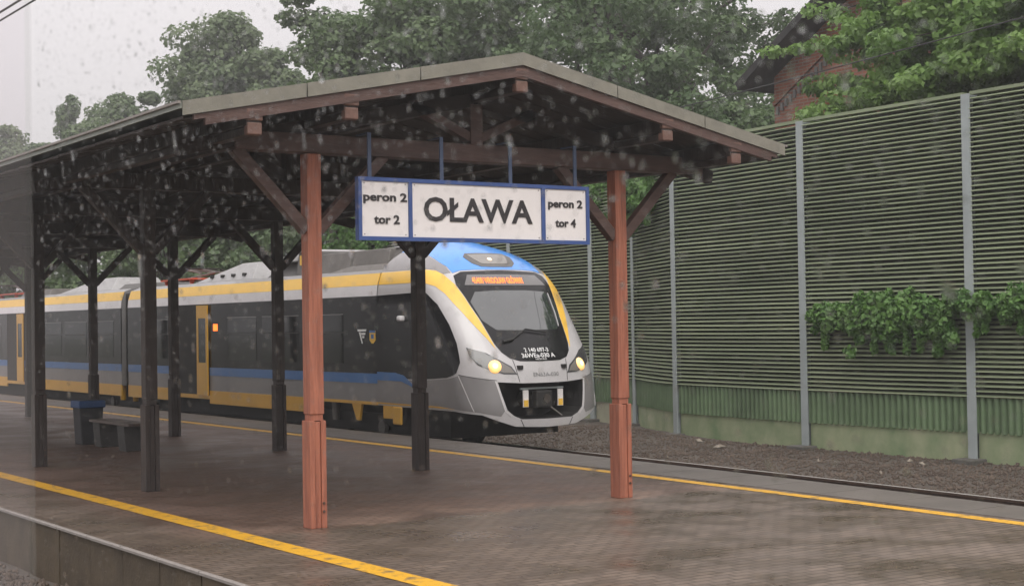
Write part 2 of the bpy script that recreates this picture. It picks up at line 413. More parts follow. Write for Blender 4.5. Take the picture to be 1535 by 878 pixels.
# tracks
def track(cx, name, y0, y1):
    root = bpy.data.objects.new(name, None); col.objects.link(root); tag(root, kind='structure')
    ys = np.arange(y0, y1 + .1, 1.)
    for sgn in (-1, 1):
        prof = [(p, q + .07) for p, q in ((-.07, -.56), (.07, -.56), (.07, -.545), (.012, -.52), (.012, -.445), (.034, -.43), (.034, -.402), (.026, -.40), (-.026, -.40), (-.034, -.402), (-.034, -.43), (-.012, -.445), (-.012, -.52), (-.07, -.545))]
        V = []; F = []; n = len(prof)
        for y in ys: V += [(cx(y) + sgn * .752 + p, y, q) for p, q in prof]
        for i in range(len(ys) - 1):
            for k in range(n): F.append((i * n + k, i * n + (k + 1) % n, (i + 1) * n + (k + 1) % n, (i + 1) * n + k))
        r = MB().add(V, F).build('rail', 'rust_rail', root)
        V = []; F = []
        for y in ys: V += [(cx(y) + sgn * .752 - .033, y, -.3275), (cx(y) + sgn * .752 + .033, y, -.3275)]
        for i in range(len(ys) - 1): F.append((2 * i, 2 * i + 1, 2 * i + 3, 2 * i + 2))
        MB().add(V, F).build('running_surface', 'rail_top', r)
    me = MB().prism([(-1.25, -.70), (1.25, -.70), (1.2, -.522), (.4, -.55), (-.4, -.55), (-1.2, -.522)], 'y', -.13, .13).mesh('sleeper'); me.materials.append(MATS['sleeper'])
    for y in np.arange(max(y0, 4), min(y1, 46), .6):
        o = bpy.data.objects.new('sleeper', me); col.objects.link(o); o.location = (cx(y), y, 0); o.parent = root
    return root
track(lambda y: far_edge(y) + 1.80, 'railway_track', 2, 62)
track(lambda y: 3.12, 'railway_track', -4, 62)

# platform
plat = bpy.data.objects.new('platform', None); col.objects.link(plat); tag(plat, kind='structure')
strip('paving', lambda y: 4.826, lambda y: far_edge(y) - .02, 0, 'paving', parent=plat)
V = []; F = []
for y in YS: V += [(far_edge(y) - .02, y, 0), (far_edge(y) - .02, y, -.9)]
for i in range(len(YS) - 1): F.append((2 * i, 2 * i + 1, 2 * i + 3, 2 * i + 2))
MB().add(V, F).build('retaining_wall', 'edge_block', plat)
MB().box(5.03, 5.06, YA, YB, -.9, -.06).build('retaining_wall', 'soil', plat)
tag(strip('safety_line', lambda y: 5.80, lambda y: 6.03, .004, 'line_paint'), kind='structure')
tag(strip('safety_line', lambda y: far_line(y) - .09, lambda y: far_line(y) + .09, .004, 'line_paint'), kind='structure')
mat('edge_slab', (.128, .112, .098), .5, .18, 1.5, .2, 25, objrand=.06)
# far edge: concrete slabs one metre long; near edge: L-shaped wall blocks under a pale lip
me_blk = MB().prism([(4.82, -.86), (5.02, -.86), (5.02, -.035), (4.82, -.035)], 'y', -.435, .435).mesh('edge_block'); me_blk.materials.append(MATS['edge_block'])
me_lip = MB().prism([(4.788, -.026), (4.825, -.026), (4.825, .003), (4.795, .003), (4.788, -.005)], 'y', -.437, .437).mesh('edge_lip'); me_lip.materials.append(MATS['edge_lip'])
y = 11.49 - 10 * .89
while y < 50:
    for nm, me in (('edge_block', me_blk), ('edge_lip', me_lip)):
        o = bpy.data.objects.new(nm, me); col.objects.link(o); o.location = (rnd.uniform(-.006, .006) if nm == 'edge_block' else 0, y + .445, 0); o.parent = plat
    y += .89
mat('edge_strip', (.30, .26, .24), .55, .15, 3, .15, 20)
MB().box(4.795, 4.855, YA, 2.59, -.9, -.003).build('edge_block', 'edge_block', plat)
ys = np.arange(-2., 62, 1.)
for i, y in enumerate(ys):
    a, b = y + .006, y + .994
    V = [(far_line(a) + .22, a, .006), (far_edge(a), a, .006), (far_edge(b), b, .006), (far_line(b) + .22, b, .006)]
    MB().add(V + [(p[0], p[1], -.08) for p in V], [(0, 1, 2, 3), (4, 7, 6, 5), (0, 4, 5, 1), (1, 5, 6, 2), (2, 6, 7, 3), (3, 7, 4, 0)]).build('edge_slab', 'edge_slab', plat)

# ------------------------------------------------------------------ canopy
XM, PX0, PX1, PY, BAY = 8.60, 6.72, 10.48, 13.24, 4.30
NB = 8
GY, EY = 12.32, PY + (NB - 1) * BAY + .9
def ztop(x): return 4.606 - .2036 * abs(x - XM)
can = thing('platform_canopy', 'long timber platform canopy on red brown posts with a shallow gabled roof', 'canopy', (XM, PY, 0))
for k in range(NB):
    y = PY + k * BAY
    pm, bm_ = ('post_red', 'beam_red') if k == 0 else ('timber_shaded', 'timber_shaded')  # frames behind the front one use the shade-darkened copy
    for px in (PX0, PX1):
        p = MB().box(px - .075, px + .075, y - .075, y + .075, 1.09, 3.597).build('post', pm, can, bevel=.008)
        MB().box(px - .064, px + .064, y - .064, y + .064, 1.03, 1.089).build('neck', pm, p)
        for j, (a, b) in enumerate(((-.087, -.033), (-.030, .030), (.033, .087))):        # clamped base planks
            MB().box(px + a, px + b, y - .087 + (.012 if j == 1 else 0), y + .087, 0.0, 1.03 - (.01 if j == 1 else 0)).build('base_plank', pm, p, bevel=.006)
        if k < 3:
            for zz in (.16, .24):
                MB().tube([(px + .05, y - .10, zz), (px + .05, y - .07, zz)], .013, 6).build('bolt', 'rust_rail', p)
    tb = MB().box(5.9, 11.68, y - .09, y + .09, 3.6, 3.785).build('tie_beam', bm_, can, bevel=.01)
    for px in (PX0, PX1):
        for sg in (-1, 1):
            if k == 0 or True:
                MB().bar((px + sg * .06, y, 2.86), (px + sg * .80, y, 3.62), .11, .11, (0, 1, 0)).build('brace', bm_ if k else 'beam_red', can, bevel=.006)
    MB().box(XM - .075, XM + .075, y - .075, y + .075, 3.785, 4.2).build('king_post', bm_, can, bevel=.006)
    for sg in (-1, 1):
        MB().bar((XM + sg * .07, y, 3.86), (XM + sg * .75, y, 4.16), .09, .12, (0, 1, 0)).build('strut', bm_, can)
        MB().bar((XM + sg * .03, y, ztop(XM) - .36), (XM + sg * 3.25, y, ztop(XM + 3.25) - .36), .12, .14).build('rafter', 'board_shaded', can)  # rafters share the soffit tone with painted-in shade
for i, px in enumerate((5.72, 6.69, 8.60, 10.47, 11.44)):
    zc = ztop(px) - .235
    MB().box(px - .075, px + .075, GY + .03, EY - .05, zc - .075, zc + .075).build('purlin', 'timber_shaded', can, bevel=.008)  # purlin runs take the painted shade, their gable ends a lit red
    MB().box(px - .06, px + .06, GY + .10, EY - .1, zc - .15, zc - .083).build('corbel', 'timber_shaded', can, bevel=.006)
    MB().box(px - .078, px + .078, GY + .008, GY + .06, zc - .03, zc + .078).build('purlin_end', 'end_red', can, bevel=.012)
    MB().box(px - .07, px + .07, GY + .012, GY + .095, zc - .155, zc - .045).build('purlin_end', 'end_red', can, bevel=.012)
# roof boarding: planks running down the slope, seen from below
b = MB(); y = GY + .06
while y < EY - .1:
    dz = rnd.uniform(-.004, .004)
    for sg in (-1, 1):
        xa, xb = XM + sg * .01, XM + sg * 3.53
        b.bar((xa, y + .07, ztop(xa) - .137 + dz), (xb, y + .07, ztop(xb) - .137 + dz), .134, .024)
    y += .14
tag(b.build('roof_boarding', 'board_shaded', can), 'boards of the canopy soffit, darkened to paint in the roof shade', kind='stuff')
for sg in (-1, 1):
    xa, xb = XM, XM + sg * 3.575
    MB().add([(xa, GY + .02, ztop(xa) - .012), (xb, GY + .02, ztop(xb) - .012), (xb, EY, ztop(xb) - .012), (xa, EY, ztop(xa) - .012),
              (xa, GY + .02, ztop(xa) - .115), (xb, GY + .02, ztop(xb) - .06), (xb, EY, ztop(xb) - .06), (xa, EY, ztop(xa) - .115)],
             [(0, 1, 2, 3), (4, 7, 6, 5), (0, 4, 5, 1), (1, 5, 6, 2), (2, 6, 7, 3), (3, 7, 4, 0)]).build('roof_sheet', 'roof_metal', can)
    MB().bar((xb + sg * .012, GY, ztop(xb) - .008), (xb + sg * .012, EY, ztop(xb) - .008), .03, .022).build('drip_edge', 'edge_lip', can)
    # gable flashing and the two stepped boards below it
    n = 3
    for j in range(n):
        a = j / n; c = (j + 1) / n - .004
        x0, x1 = XM + sg * 3.57 * a, XM + sg * 3.57 * c
        MB().prism([(x0, ztop(x0)), (x1, ztop(x1)), (x1, ztop(x1) - .125), (x0, ztop(x0) - .125)], 'y', GY - .012 + .002 * j, GY + .012).build('gable_flashing', 'fascia_metal', can)
    x1 = XM + sg * 3.45
    MB().prism([(XM, ztop(XM) - .127), (x1, ztop(x1) - .127), (x1, ztop(x1) - .175), (XM, ztop(XM) - .175)], 'y', GY + .012, GY + .05).build('barge_board', 'beam_red', can)
    x1 = XM + sg * 3.35
    MB().prism([(XM, ztop(XM) - .177), (x1, ztop(x1) - .177), (x1, ztop(x1) - .235), (XM, ztop(XM) - .235)], 'y', GY - .004, GY + .045).build('barge_board', 'beam_red', can)

# ------------------------------------------------------------------ station sign
SX0, SX1, SZ0, SZ1, SYF = 7.045, 9.825, 2.755, 3.367, 12.90
sgn = thing('station_sign', 'blue framed white station name sign hanging under the canopy beam', 'sign', ((SX0 + SX1) / 2, SYF, SZ0))
MB().box(SX0, SX1, SYF + .012, SYF + .05, SZ0, SZ1).build('backing', 'sign_blue', sgn)
fr = MB(); t = .038
for (x0, x1, z0, z1) in ((SX0, SX1, SZ0, SZ0 + t), (SX0, SX1, SZ1 - t, SZ1)): fr.box(x0, x1, SYF - .02, SYF + .01, z0, z1)
splits = [(SX0, SX0 + t), (7.605, 7.645), (9.205, 9.25), (SX1 - t, SX1)]
for x0, x1 in splits: fr.box(x0, x1, SYF - .021, SYF + .01, SZ0 + t, SZ1 - t)
fr.build('frame', 'sign_blue', sgn)
pans = []
for i in range(3):
    x0, x1 = splits[i][1] + .002, splits[i + 1][0] - .002
    p = MB().box(x0, x1, SYF - .006, SYF + .009, SZ0 + t + .002, SZ1 - t - .002).build('panel', 'sign_white', sgn)
    for xx in (x0 + .03, x1 - .03):
        for zz in (SZ0 + .06, SZ1 - .06): MB().tube([(xx, SYF - .009, zz), (xx, SYF - .004, zz)], .006, 6).build('screw', 'rust_rail', p)
    pans.append(p)
yt = SYF - .012; zc = (SZ0 + SZ1) / 2
letters('lettering', 'OŁAWA', 8.435, yt, zc + .015, 1.31, .245, 'ink', pans[1], .022)
letters('lettering', 'peron 2', 7.345, yt, zc + .105, .485, .11, 'ink', pans[0], .028)
letters('lettering', 'tor 2', 7.36, yt, zc - .10, .285, .088, 'ink', pans[0], .028)
letters('lettering', 'peron 2', 9.515, yt, zc + .105, .445, .11, 'ink', pans[2], .028)
letters('lettering', 'tor 4', 9.515, yt, zc - .085, .265, .088, 'ink', pans[2], .028)
for x in (7.19, 8.01, 8.84, 9.67):
    MB().box(x - .02, x + .02, SYF + .013, SYF + .028, SZ1, 3.80).build('hanger', 'hanger_blue', sgn)
    MB().box(x - .02, x + .02, SYF + .03, PY - .095, 3.788, 3.80).build('hanger_strap', 'hanger_blue', sgn)

# ------------------------------------------------------------------ bench and bin under the canopy
bn = thing('bench', 'low dark platform bench with slatted seat under the canopy', 'bench', (8.75, 24.2, 0))
for i in range(4): MB().box(8.55 + i * .105, 8.645 + i * .105, 23.25, 25.1, .405, .445).build('seat_slat', 'bench_wood', bn, bevel=.005)
for y in (23.6, 24.75): MB().prism([(8.58, 0), (8.92, 0), (8.95, .40), (8.55, .40)], 'y', y - .16, y + .16).build('leg', 'bench_leg', bn, bevel=.01)
bi = thing('litter_bin', 'dark square litter bin with a blue rim beside the bench', 'litter bin', (8.7, 25.5, 0))
MB().prism([(8.52, .0), (8.86, .0), (8.9, .66), (8.48, .66)], 'y', 25.35, 25.72).build('bin_body', 'bin_dark', bi, bevel=.02)
MB().box(8.46, 8.92, 25.31, 25.76, .62, .74).build('rim', 'bin_blue', bi, bevel=.015)
MB().box(8.53, 8.85, 25.38, 25.69, .735, .745).build('opening', 'bin_dark', bi)

# ------------------------------------------------------------------ train
XC, TXN, TXF = 15.21, 13.80, 16.62
HYB = 24.6
tr = thing('train', 'silver, blue and yellow electric passenger train with lit headlights beside the platform', 'train', (XC, 30, -.4))
ZF = [-.2, .2, .5, .94, 1.29, 1.78, 2.5, 2.82, 3.09, 3.3, 3.44]; YF = [21.3, 21.2, 21.2, 21.28, 21.38, 21.72, 22.25, 22.52, 22.92, 23.3, 23.8]
ZW = [-.2, .2, .5, 2.3, 2.6, 2.9, 3.1, 3.3, 3.44]; WW = [1.30, 1.36, 1.41, 1.41, 1.38, 1.30, 1.14, .83, .5]
zsamp = np.linspace(-.2, 3.44, 400)
def smooth_tab(Z, Y, k):
    a = np.interp(zsamp, Z, Y); p = np.concatenate([2 * a[0] - a[1:k + 1][::-1], a, 2 * a[-1] - a[-k - 1:-1][::-1]])
    w = np.hanning(2 * k + 3)[1:-1]; return np.convolve(p, w / w.sum(), 'valid')
YFt = smooth_tab(ZF, YF, 24); WWt = smooth_tab(ZW, WW, 16)
HD, HN = .75, 2.5
def hyf(z): return float(np.interp(z, zsamp, YFt))
def hw(z): return float(np.interp(z, zsamp, WWt))
def hsurf(q, z):
    w = hw(z); yf = hyf(z); ys = yf + HD; a = abs(q); s = 1 if q >= 0 else -1
    if a <= 1:
        th = a * math.pi / 2; return Vector((XC + s * w * math.sin(th) ** (2 / HN), yf + HD * (1 - max(0, math.cos(th)) ** (2 / HN)), z))
    return Vector((XC + s * w, ys + (a - 1) * (HYB - ys), z))
def qx(x, z):
    a = min(1, abs(x) / hw(z)); return (1 if x >= 0 else -1) * math.asin(a ** (HN / 2)) / (math.pi / 2)
def qY(Y, z): ys = hyf(z) + HD; return 1 + (Y - ys) / (HYB - ys)
def hnorm(q, z):
    e = .004
    du = hsurf(min(2, q + e), z) - hsurf(max(-2, q - e), z); dv = hsurf(q, min(3.44, z + e)) - hsurf(q, max(-.2, z - e))
    n = du.cross(dv)
    return n.normalized() if n.length > 1e-12 else Vector((0, -1, 0))
def inpoly(p, poly):
    c = False; j = len(poly) - 1
    for i in range(len(poly)):
        if (poly[i][1] > p[1]) != (poly[j][1] > p[1]) and p[0] < (poly[j][0] - poly[i][0]) * (p[1] - poly[i][1]) / (poly[j][1] - poly[i][1]) + poly[i][0]: c = not c
        j = i
    return c
def densify(poly, st=.05):
    r = []
    for i in range(len(poly)):
        a, b = Vector(poly[i]), Vector(poly[(i + 1) % len(poly)]); n = max(1, int((b - a).length / st))
        for k in range(n): r.append(tuple(a + (b - a) * k / n))
    return r
def round_poly(poly, it=2):
    for _ in range(it):
        r = []
        for i in range(len(poly)):
            a, b = Vector(poly[i]), Vector(poly[(i + 1) % len(poly)]); r += [tuple(a * .75 + b * .25), tuple(a * .25 + b * .75)]
        poly = r
    return poly
def patch(name, poly, off, mt, parent, rounded=0, gq=.07, gz=.07, skirt=.02, holes=(), smooth=True):
    if rounded: poly = round_poly(poly, rounded)
    poly = densify(poly, .05)
    hs = [densify(h, .05) for h in holes]
    P = [Vector(p) for p in poly]; E = []; faces = [list(range(len(poly)))]
    for h in hs:
        o = len(P); P += [Vector(p) for p in h]; E += [(o + i, o + (i + 1) % len(h)) for i in range(len(h))]
    q0, q1 = min(p[0] for p in poly), max(p[0] for p in poly); z0, z1 = min(p[1] for p in poly), max(p[1] for p in poly)
    for q in np.arange(q0 + gq / 2, q1, gq):
        for z in np.arange(z0 + gz / 2, z1, gz):
            if inpoly((q, z), poly) and not any(inpoly((q, z), h) for h in hs): P.append(Vector((float(q), float(z))))
    vs, es, fs, *_ = delaunay_2d_cdt(P, E, faces, 1, 1e-5)
    fs = [f for f in fs if not any(inpoly(((vs[f[0]] + vs[f[1]] + vs[f[2]]) / 3), h) for h in hs)]
    out = []
    for v in vs: out.append(hsurf(v.x, v.y) + hnorm(v.x, v.y) * off)
    F = [tuple(f) for f in fs]
    if skirt:
        n = len(poly); o = len(out)
        for p in poly: out.append(hsurf(*p) - hnorm(*p) * skirt)
        # boundary verts keep their input order in CDT output
        for i in range(n): F.append((i, o + i, o + (i + 1) % n, (i + 1) % n))
    me = bpy.data.meshes.new(name); me.from_pydata(out, [], F); me.materials.append(MATS[mt])
    import bmesh
    bm = bmesh.new(); bm.from_mesh(me); bmesh.ops.recalc_face_normals(bm, faces=bm.faces)
    bm.to_mesh(me); bm.free()
    o = bpy.data.objects.new(name, me); col.objects.link(o)
    if smooth: me.shade_smooth(); me.set_sharp_from_angle(angle=math.radians(40))
    adopt(o, parent)
    return o
def mir(p): return [(-q, z) for q, z in p][::-1]
def sym(half): return half + [(-q, z) for q, z in half[::-1] if abs(q) > 1e-6]

mouth = sym([(0, .30), (.19, .31), (.26, .37), (.32, .47), (.36, .75), (.385, .945), (.15, .915), (0, .91)])
outer_half = [(0, .16), (.25, .19), (.38, .27), (.6, .40), (1.0, .45), (2.0, .47), (2.0, 3.44), (0, 3.44)]
cab = patch('cab', sym(outer_half), 0, 'silver', tr, gq=.08, gz=.06, skirt=.05, holes=[mouth])
# cap over the top of the cab
topv = [hsurf(q, 3.44) for q in np.linspace(-2, 2, 60)]
MB().add(topv + [Vector((XC, 24.2, 3.47))], [(i, (i + 1) % 60, 60) for i in range(60)]).build('cap_crown', 'cap_blue', cab, True)
# dark hollow behind the mouth with coupler and plates
mc = [hsurf(*p) for p in densify(mouth, .06)]; nm = len(mc)
mb2 = [Vector((XC + (p.x - XC) * .93, 22.0, .30 + (p.z - .30) * .97 + .01)) for p in mc]
MB().add(mc + mb2, [(i, (i + 1) % nm, (i + 1) % nm + nm, i + nm) for i in range(nm)] + [tuple(range(nm, 2 * nm))]).build('coupler_recess', 'under_black', cab)
cp = MB().tube([(XC, 21.95, .62), (XC, 21.42, .62)], .13, 12).build('coupler', 'equip_grey', cab)
MB().box(XC - .17, XC + .17, 21.28, 21.44, .48, .78).build('coupler_head', 'under_black', cp, bevel=.03)
MB().tube([(XC + .04, 21.262, .64), (XC + .04, 21.29, .64)], .075, 12).build('coupler_cone', 'wheel', cp)
MB().tube([(XC + .12, 21.30, .5), (XC + .3, 21.2, .34)], .014, 6).build('hose', 'equip_grey', cp)
MB().box(XC - .42, XC + .48, 21.40, 21.43, .80, .83).build('recess_bar', 'galv', cab)
for sx in (-.33, .40): 
    o = MB().box(XC + sx - .055, XC + sx + .055, 21.38, 21.40, .50, .79).build('marker_plate', 'sign_white', cab)
    MB().box(XC + sx - .045, XC + sx + .045, 21.372, 21.379, .51, .62).build('marker_stripe', 'band_yellow', o)
# windscreen surround, glass, display
ws = sym([(0, 1.275), (.14, 1.285), (.22, 1.335), (.28, 1.44), (.315, 1.59), (.36, 2.03), (.415, 2.39), (.465, 2.62), (.46, 2.78), (.36, 2.85), (0, 2.88)])
wsp = patch('windscreen_surround', ws, .006, 'gloss_black', cab)
patch('windscreen', round_poly(sym([(0, 1.80), (.325, 1.82), (.40, 2.47), (0, 2.52)]), 1), .012, 'windscreen', wsp, gq=.05, gz=.05, skirt=.004)
patch('display_panel', sym([(0, 2.60), (.375, 2.605), (.31, 2.79), (0, 2.80)]), .012, 'display_glass', wsp, skirt=.004)
def wrap_text(name, txt, x0, x1, z0, z1, off, mt, parent, bold=0.):
    me = text_mesh(txt, x1 - x0, z1 - z0, .004, bold); me.materials.append(MATS[mt])
    for v in me.vertices:
        x = v.co.x + (x0 + x1) / 2; z = v.co.z + (z0 + z1) / 2; q = qx(x, z)
        v.co = hsurf(q, z) + hnorm(q, z) * (off - v.co.y)
    o = bpy.data.objects.new(name, me); col.objects.link(o); adopt(o, parent); return o
wrap_text('display_text', '45408 WROCŁAW GŁÓWNY', -.69, .36, 2.632, 2.762, .018, 'led', wsp, .012)
mat('white_print', (.8, .8, .8), .5, 0); mat('grey_print', (.22, .22, .22), .5, 0)
wrap_text('number_text', '2 140 697-3', -.27, .23, 1.43, 1.50, .012, 'white_print', wsp, .01)
wrap_text('number_text', '36WEa-030 A', -.36, .33, 1.335, 1.41, .012, 'white_print', wsp, .01)
wrap_text('maker_text', 'NEWAG', -.1, .13, 1.295, 1.322, .012, 'white_print', wsp)
wrap_text('number_text', 'EN63A-030', -.21, .32, 1.02, 1.085, .006, 'grey_print', cab)
# wipers
for (a, b, c) in (((-.42, 1.64), (-.1, 1.80), (.34, 1.74)),):
    pts = [hsurf(qx(x, z), z) + hnorm(qx(x, z), z) * .05 for x, z in (a, b, c)]
    MB().tube(pts, .014, 6).build('wiper', 'under_black', wsp)
    pts = [hsurf(qx(x, z), z) + hnorm(qx(x, z), z) * .035 for x, z in ((-.62, 1.60), (-.42, 1.64))]
    MB().tube(pts, .03, 6).build('wiper_arm', 'under_black', wsp)
pts = [hsurf(qx(x, z), z) + hnorm(qx(x, z), z) * .02 for x, z in ((.80, 2.45), (.76, 2.1), (.70, 1.86))]
MB().tube(pts, .012, 6).build('rain_trim', 'fairing_white', wsp)
# yellow stripes down both pillars
stripe = [(.32, 1.50), (.37, 1.69), (.44, 1.90), (.53, 2.18), (.64, 2.47), (.74, 2.60), (.90, 2.66), (1.1, 2.68), (2.0, 2.68), (2.0, 2.90), (1.0, 2.905), (.80, 2.90), (.66, 2.88), (.57, 2.80), (.475, 2.62), (.425, 2.39), (.37, 2.03), (.325, 1.60)]
for f in (lambda p: p, mir): patch('stripe', f(stripe), .005, 'band_yellow', cab)
# black side glazing
sidew = [(.97, 2.54), (.80, 2.28), (.745, 1.93), (.745, 1.60), (.80, 1.28), (.90, 1.10), (1.05, 1.02), (1.3, .985), (1.5, .97), (2.0, .97), (2.0, 2.48), (1.2, 2.50)]
for f in (lambda p: p, mir): patch('side_glazing', f(sidew), .005, 'gloss_black', cab)
# grey lower panels with pale seam lines
low = [(.87, 1.06), (.41, .965), (.385, .75), (.345, .46), (.39, .37), (.62, .44), (1.0, .49), (2.0, .52), (2.0, .95), (1.4, .95), (1.05, 1.0)]
for f in (lambda p: p, mir):
    lp = patch('lower_panel', f(low), .004, 'head_grey', cab)
    patch('seam', f([(.865, 1.06), (.69, .455), (.70, .455), (.876, 1.06)]), .008, 'seam', lp, skirt=.002)
    patch('seam', f([(.40, .965), (.335, .46), (.28, .36), (.288, .355), (.345, .455), (.412, .96)]), .007, 'seam', cab, skirt=.002)
    patch('seam', f([(.865, 1.068), (.39, .968), (.39, .975), (.865, 1.08)]), .007, 'seam_dark', cab, skirt=.002)
    patch('seam', f([(.17, 1.275), (.165, .96), (.171, .96), (.176, 1.275)]) if False else f([(.20, 1.31), (.175, .935), (.18, .935), (.206, 1.31)]), .003, 'seam_dark', cab, skirt=.002)
    patch('seam', f([(.20, .31), (.17, .175), (.177, .175), (.207, .31)]), .003, 'seam_dark', cab, skirt=.002)
    patch('side_line', f([(1.0, .49), (2.0, .50), (2.0, .525), (1.2, .52)]) , .009, 'train_yellow', cab, skirt=.002)
    patch('blue_tail', f([(2.0, .93), (2.0, 1.08), (1.74, 1.075), (1.62, 1.03), (1.50, .87), (1.47, .80), (1.55, .86), (1.66, .925)]), .010, 'train_blue', cab, skirt=.004)
for f in (lambda p: p, mir): patch('shoulder_panel', f([(.475, 2.84), (.50, 2.95), (.64, 3.09), (.80, 3.205), (1.1, 3.255), (2.0, 3.265), (2.0, 2.92), (1.0, 2.92), (.80, 2.915), (.665, 2.895), (.575, 2.815)]), .004, 'head_grey', cab)
# blue cap with the top lamp
bluecap = sym([(0, 2.895), (.2, 2.89), (.36, 2.875), (.455, 2.83), (.49, 2.95), (.63, 3.10), (.80, 3.22), (1.1, 3.27), (2.0, 3.28), (2.0, 3.435), (0, 3.435)])
bcp = patch('roof_cap', bluecap, .007, 'cap_blue', cab)
lh = patch('top_lamp_surround', round_poly(sym([(0, 2.935), (.16, 2.945), (.28, 3.19), (0, 3.21)]), 1), .012, 'roof_grey', bcp, gq=.03, gz=.03, skirt=.004)
patch('top_lamp_glass', sym([(0, 2.99), (.10, 2.995), (.20, 3.165), (0, 3.18)]), .018, 'lamp_glass', lh, gq=.03, gz=.03, skirt=.004)
def lamp(name, x, z, r, mt, parent, off=.02):
    q = qx(x, z); c = hsurf(q, z); n = hnorm(q, z)
    return MB().tube([c + n * (off - .03), c + n * off, c + n * (off + r * .25)], [r, r, r * .6], 16).build(name, mt, parent, True)
lamp('top_lamp', -.02, 3.08, .045, 'lamp_core', lh, .022)
# headlights
hl = [(.64, 1.53), (.44, 1.44), (.34, 1.33), (.23, 1.20), (.19, 1.065), (.31, 1.075), (.46, 1.16), (.57, 1.24), (.64, 1.40)]
hlg = [(.34, 1.30), (.30, 1.255), (.24, 1.18), (.21, 1.09), (.31, 1.095), (.42, 1.16), (.42, 1.23)]
for f, s in ((lambda p: p, 1), (mir, -1)):
    h = patch('headlight', f(hl), .008, 'headlamp_dark', cab, gq=.03, gz=.03)
    patch('headlight_lens', f(hlg), .013, 'lamp_glass', h, gq=.03, gz=.03, skirt=.003)
    lamp('headlight_ring', s * .90, 1.205, .115, 'lamp_warm', h, .012)
    lamp('headlight_bulb', s * .90, 1.205, .068, 'lamp_core', h, .03)
for x in (-.46, .46):
    q = qx(x, 1.185); c = hsurf(q, 1.185); n = hnorm(q, 1.185)
    MB().box(c.x - .05, c.x + .05, c.y - .05, c.y + .03, 1.15, 1.215).build('front_camera', 'under_black', cab, bevel=.01)
# side camera pod
MB().box(TXN - .10, TXN + .02, 23.58, 23.72, 2.0, 2.10).build('side_camera', 'train_white', cab, bevel=.03)
# emblem and shield decals on the side glazing
xs = TXN - .012
def decal(name, mt, quads, parent):
    b = MB()
    for (y0, z0, y1, z1, y2, z2, y3, z3) in quads: b.add([(xs, y0, z0), (xs, y1, z1), (xs, y2, z2), (xs, y3, z3), (xs + .004, y0, z0), (xs + .004, y1, z1), (xs + .004, y2, z2), (xs + .004, y3, z3)], [(0, 1, 2, 3), (7, 6, 5, 4), (0, 4, 5, 1), (1, 5, 6, 2), (2, 6, 7, 3), (3, 7, 4, 0)])
    return b.build(name, mt, parent)

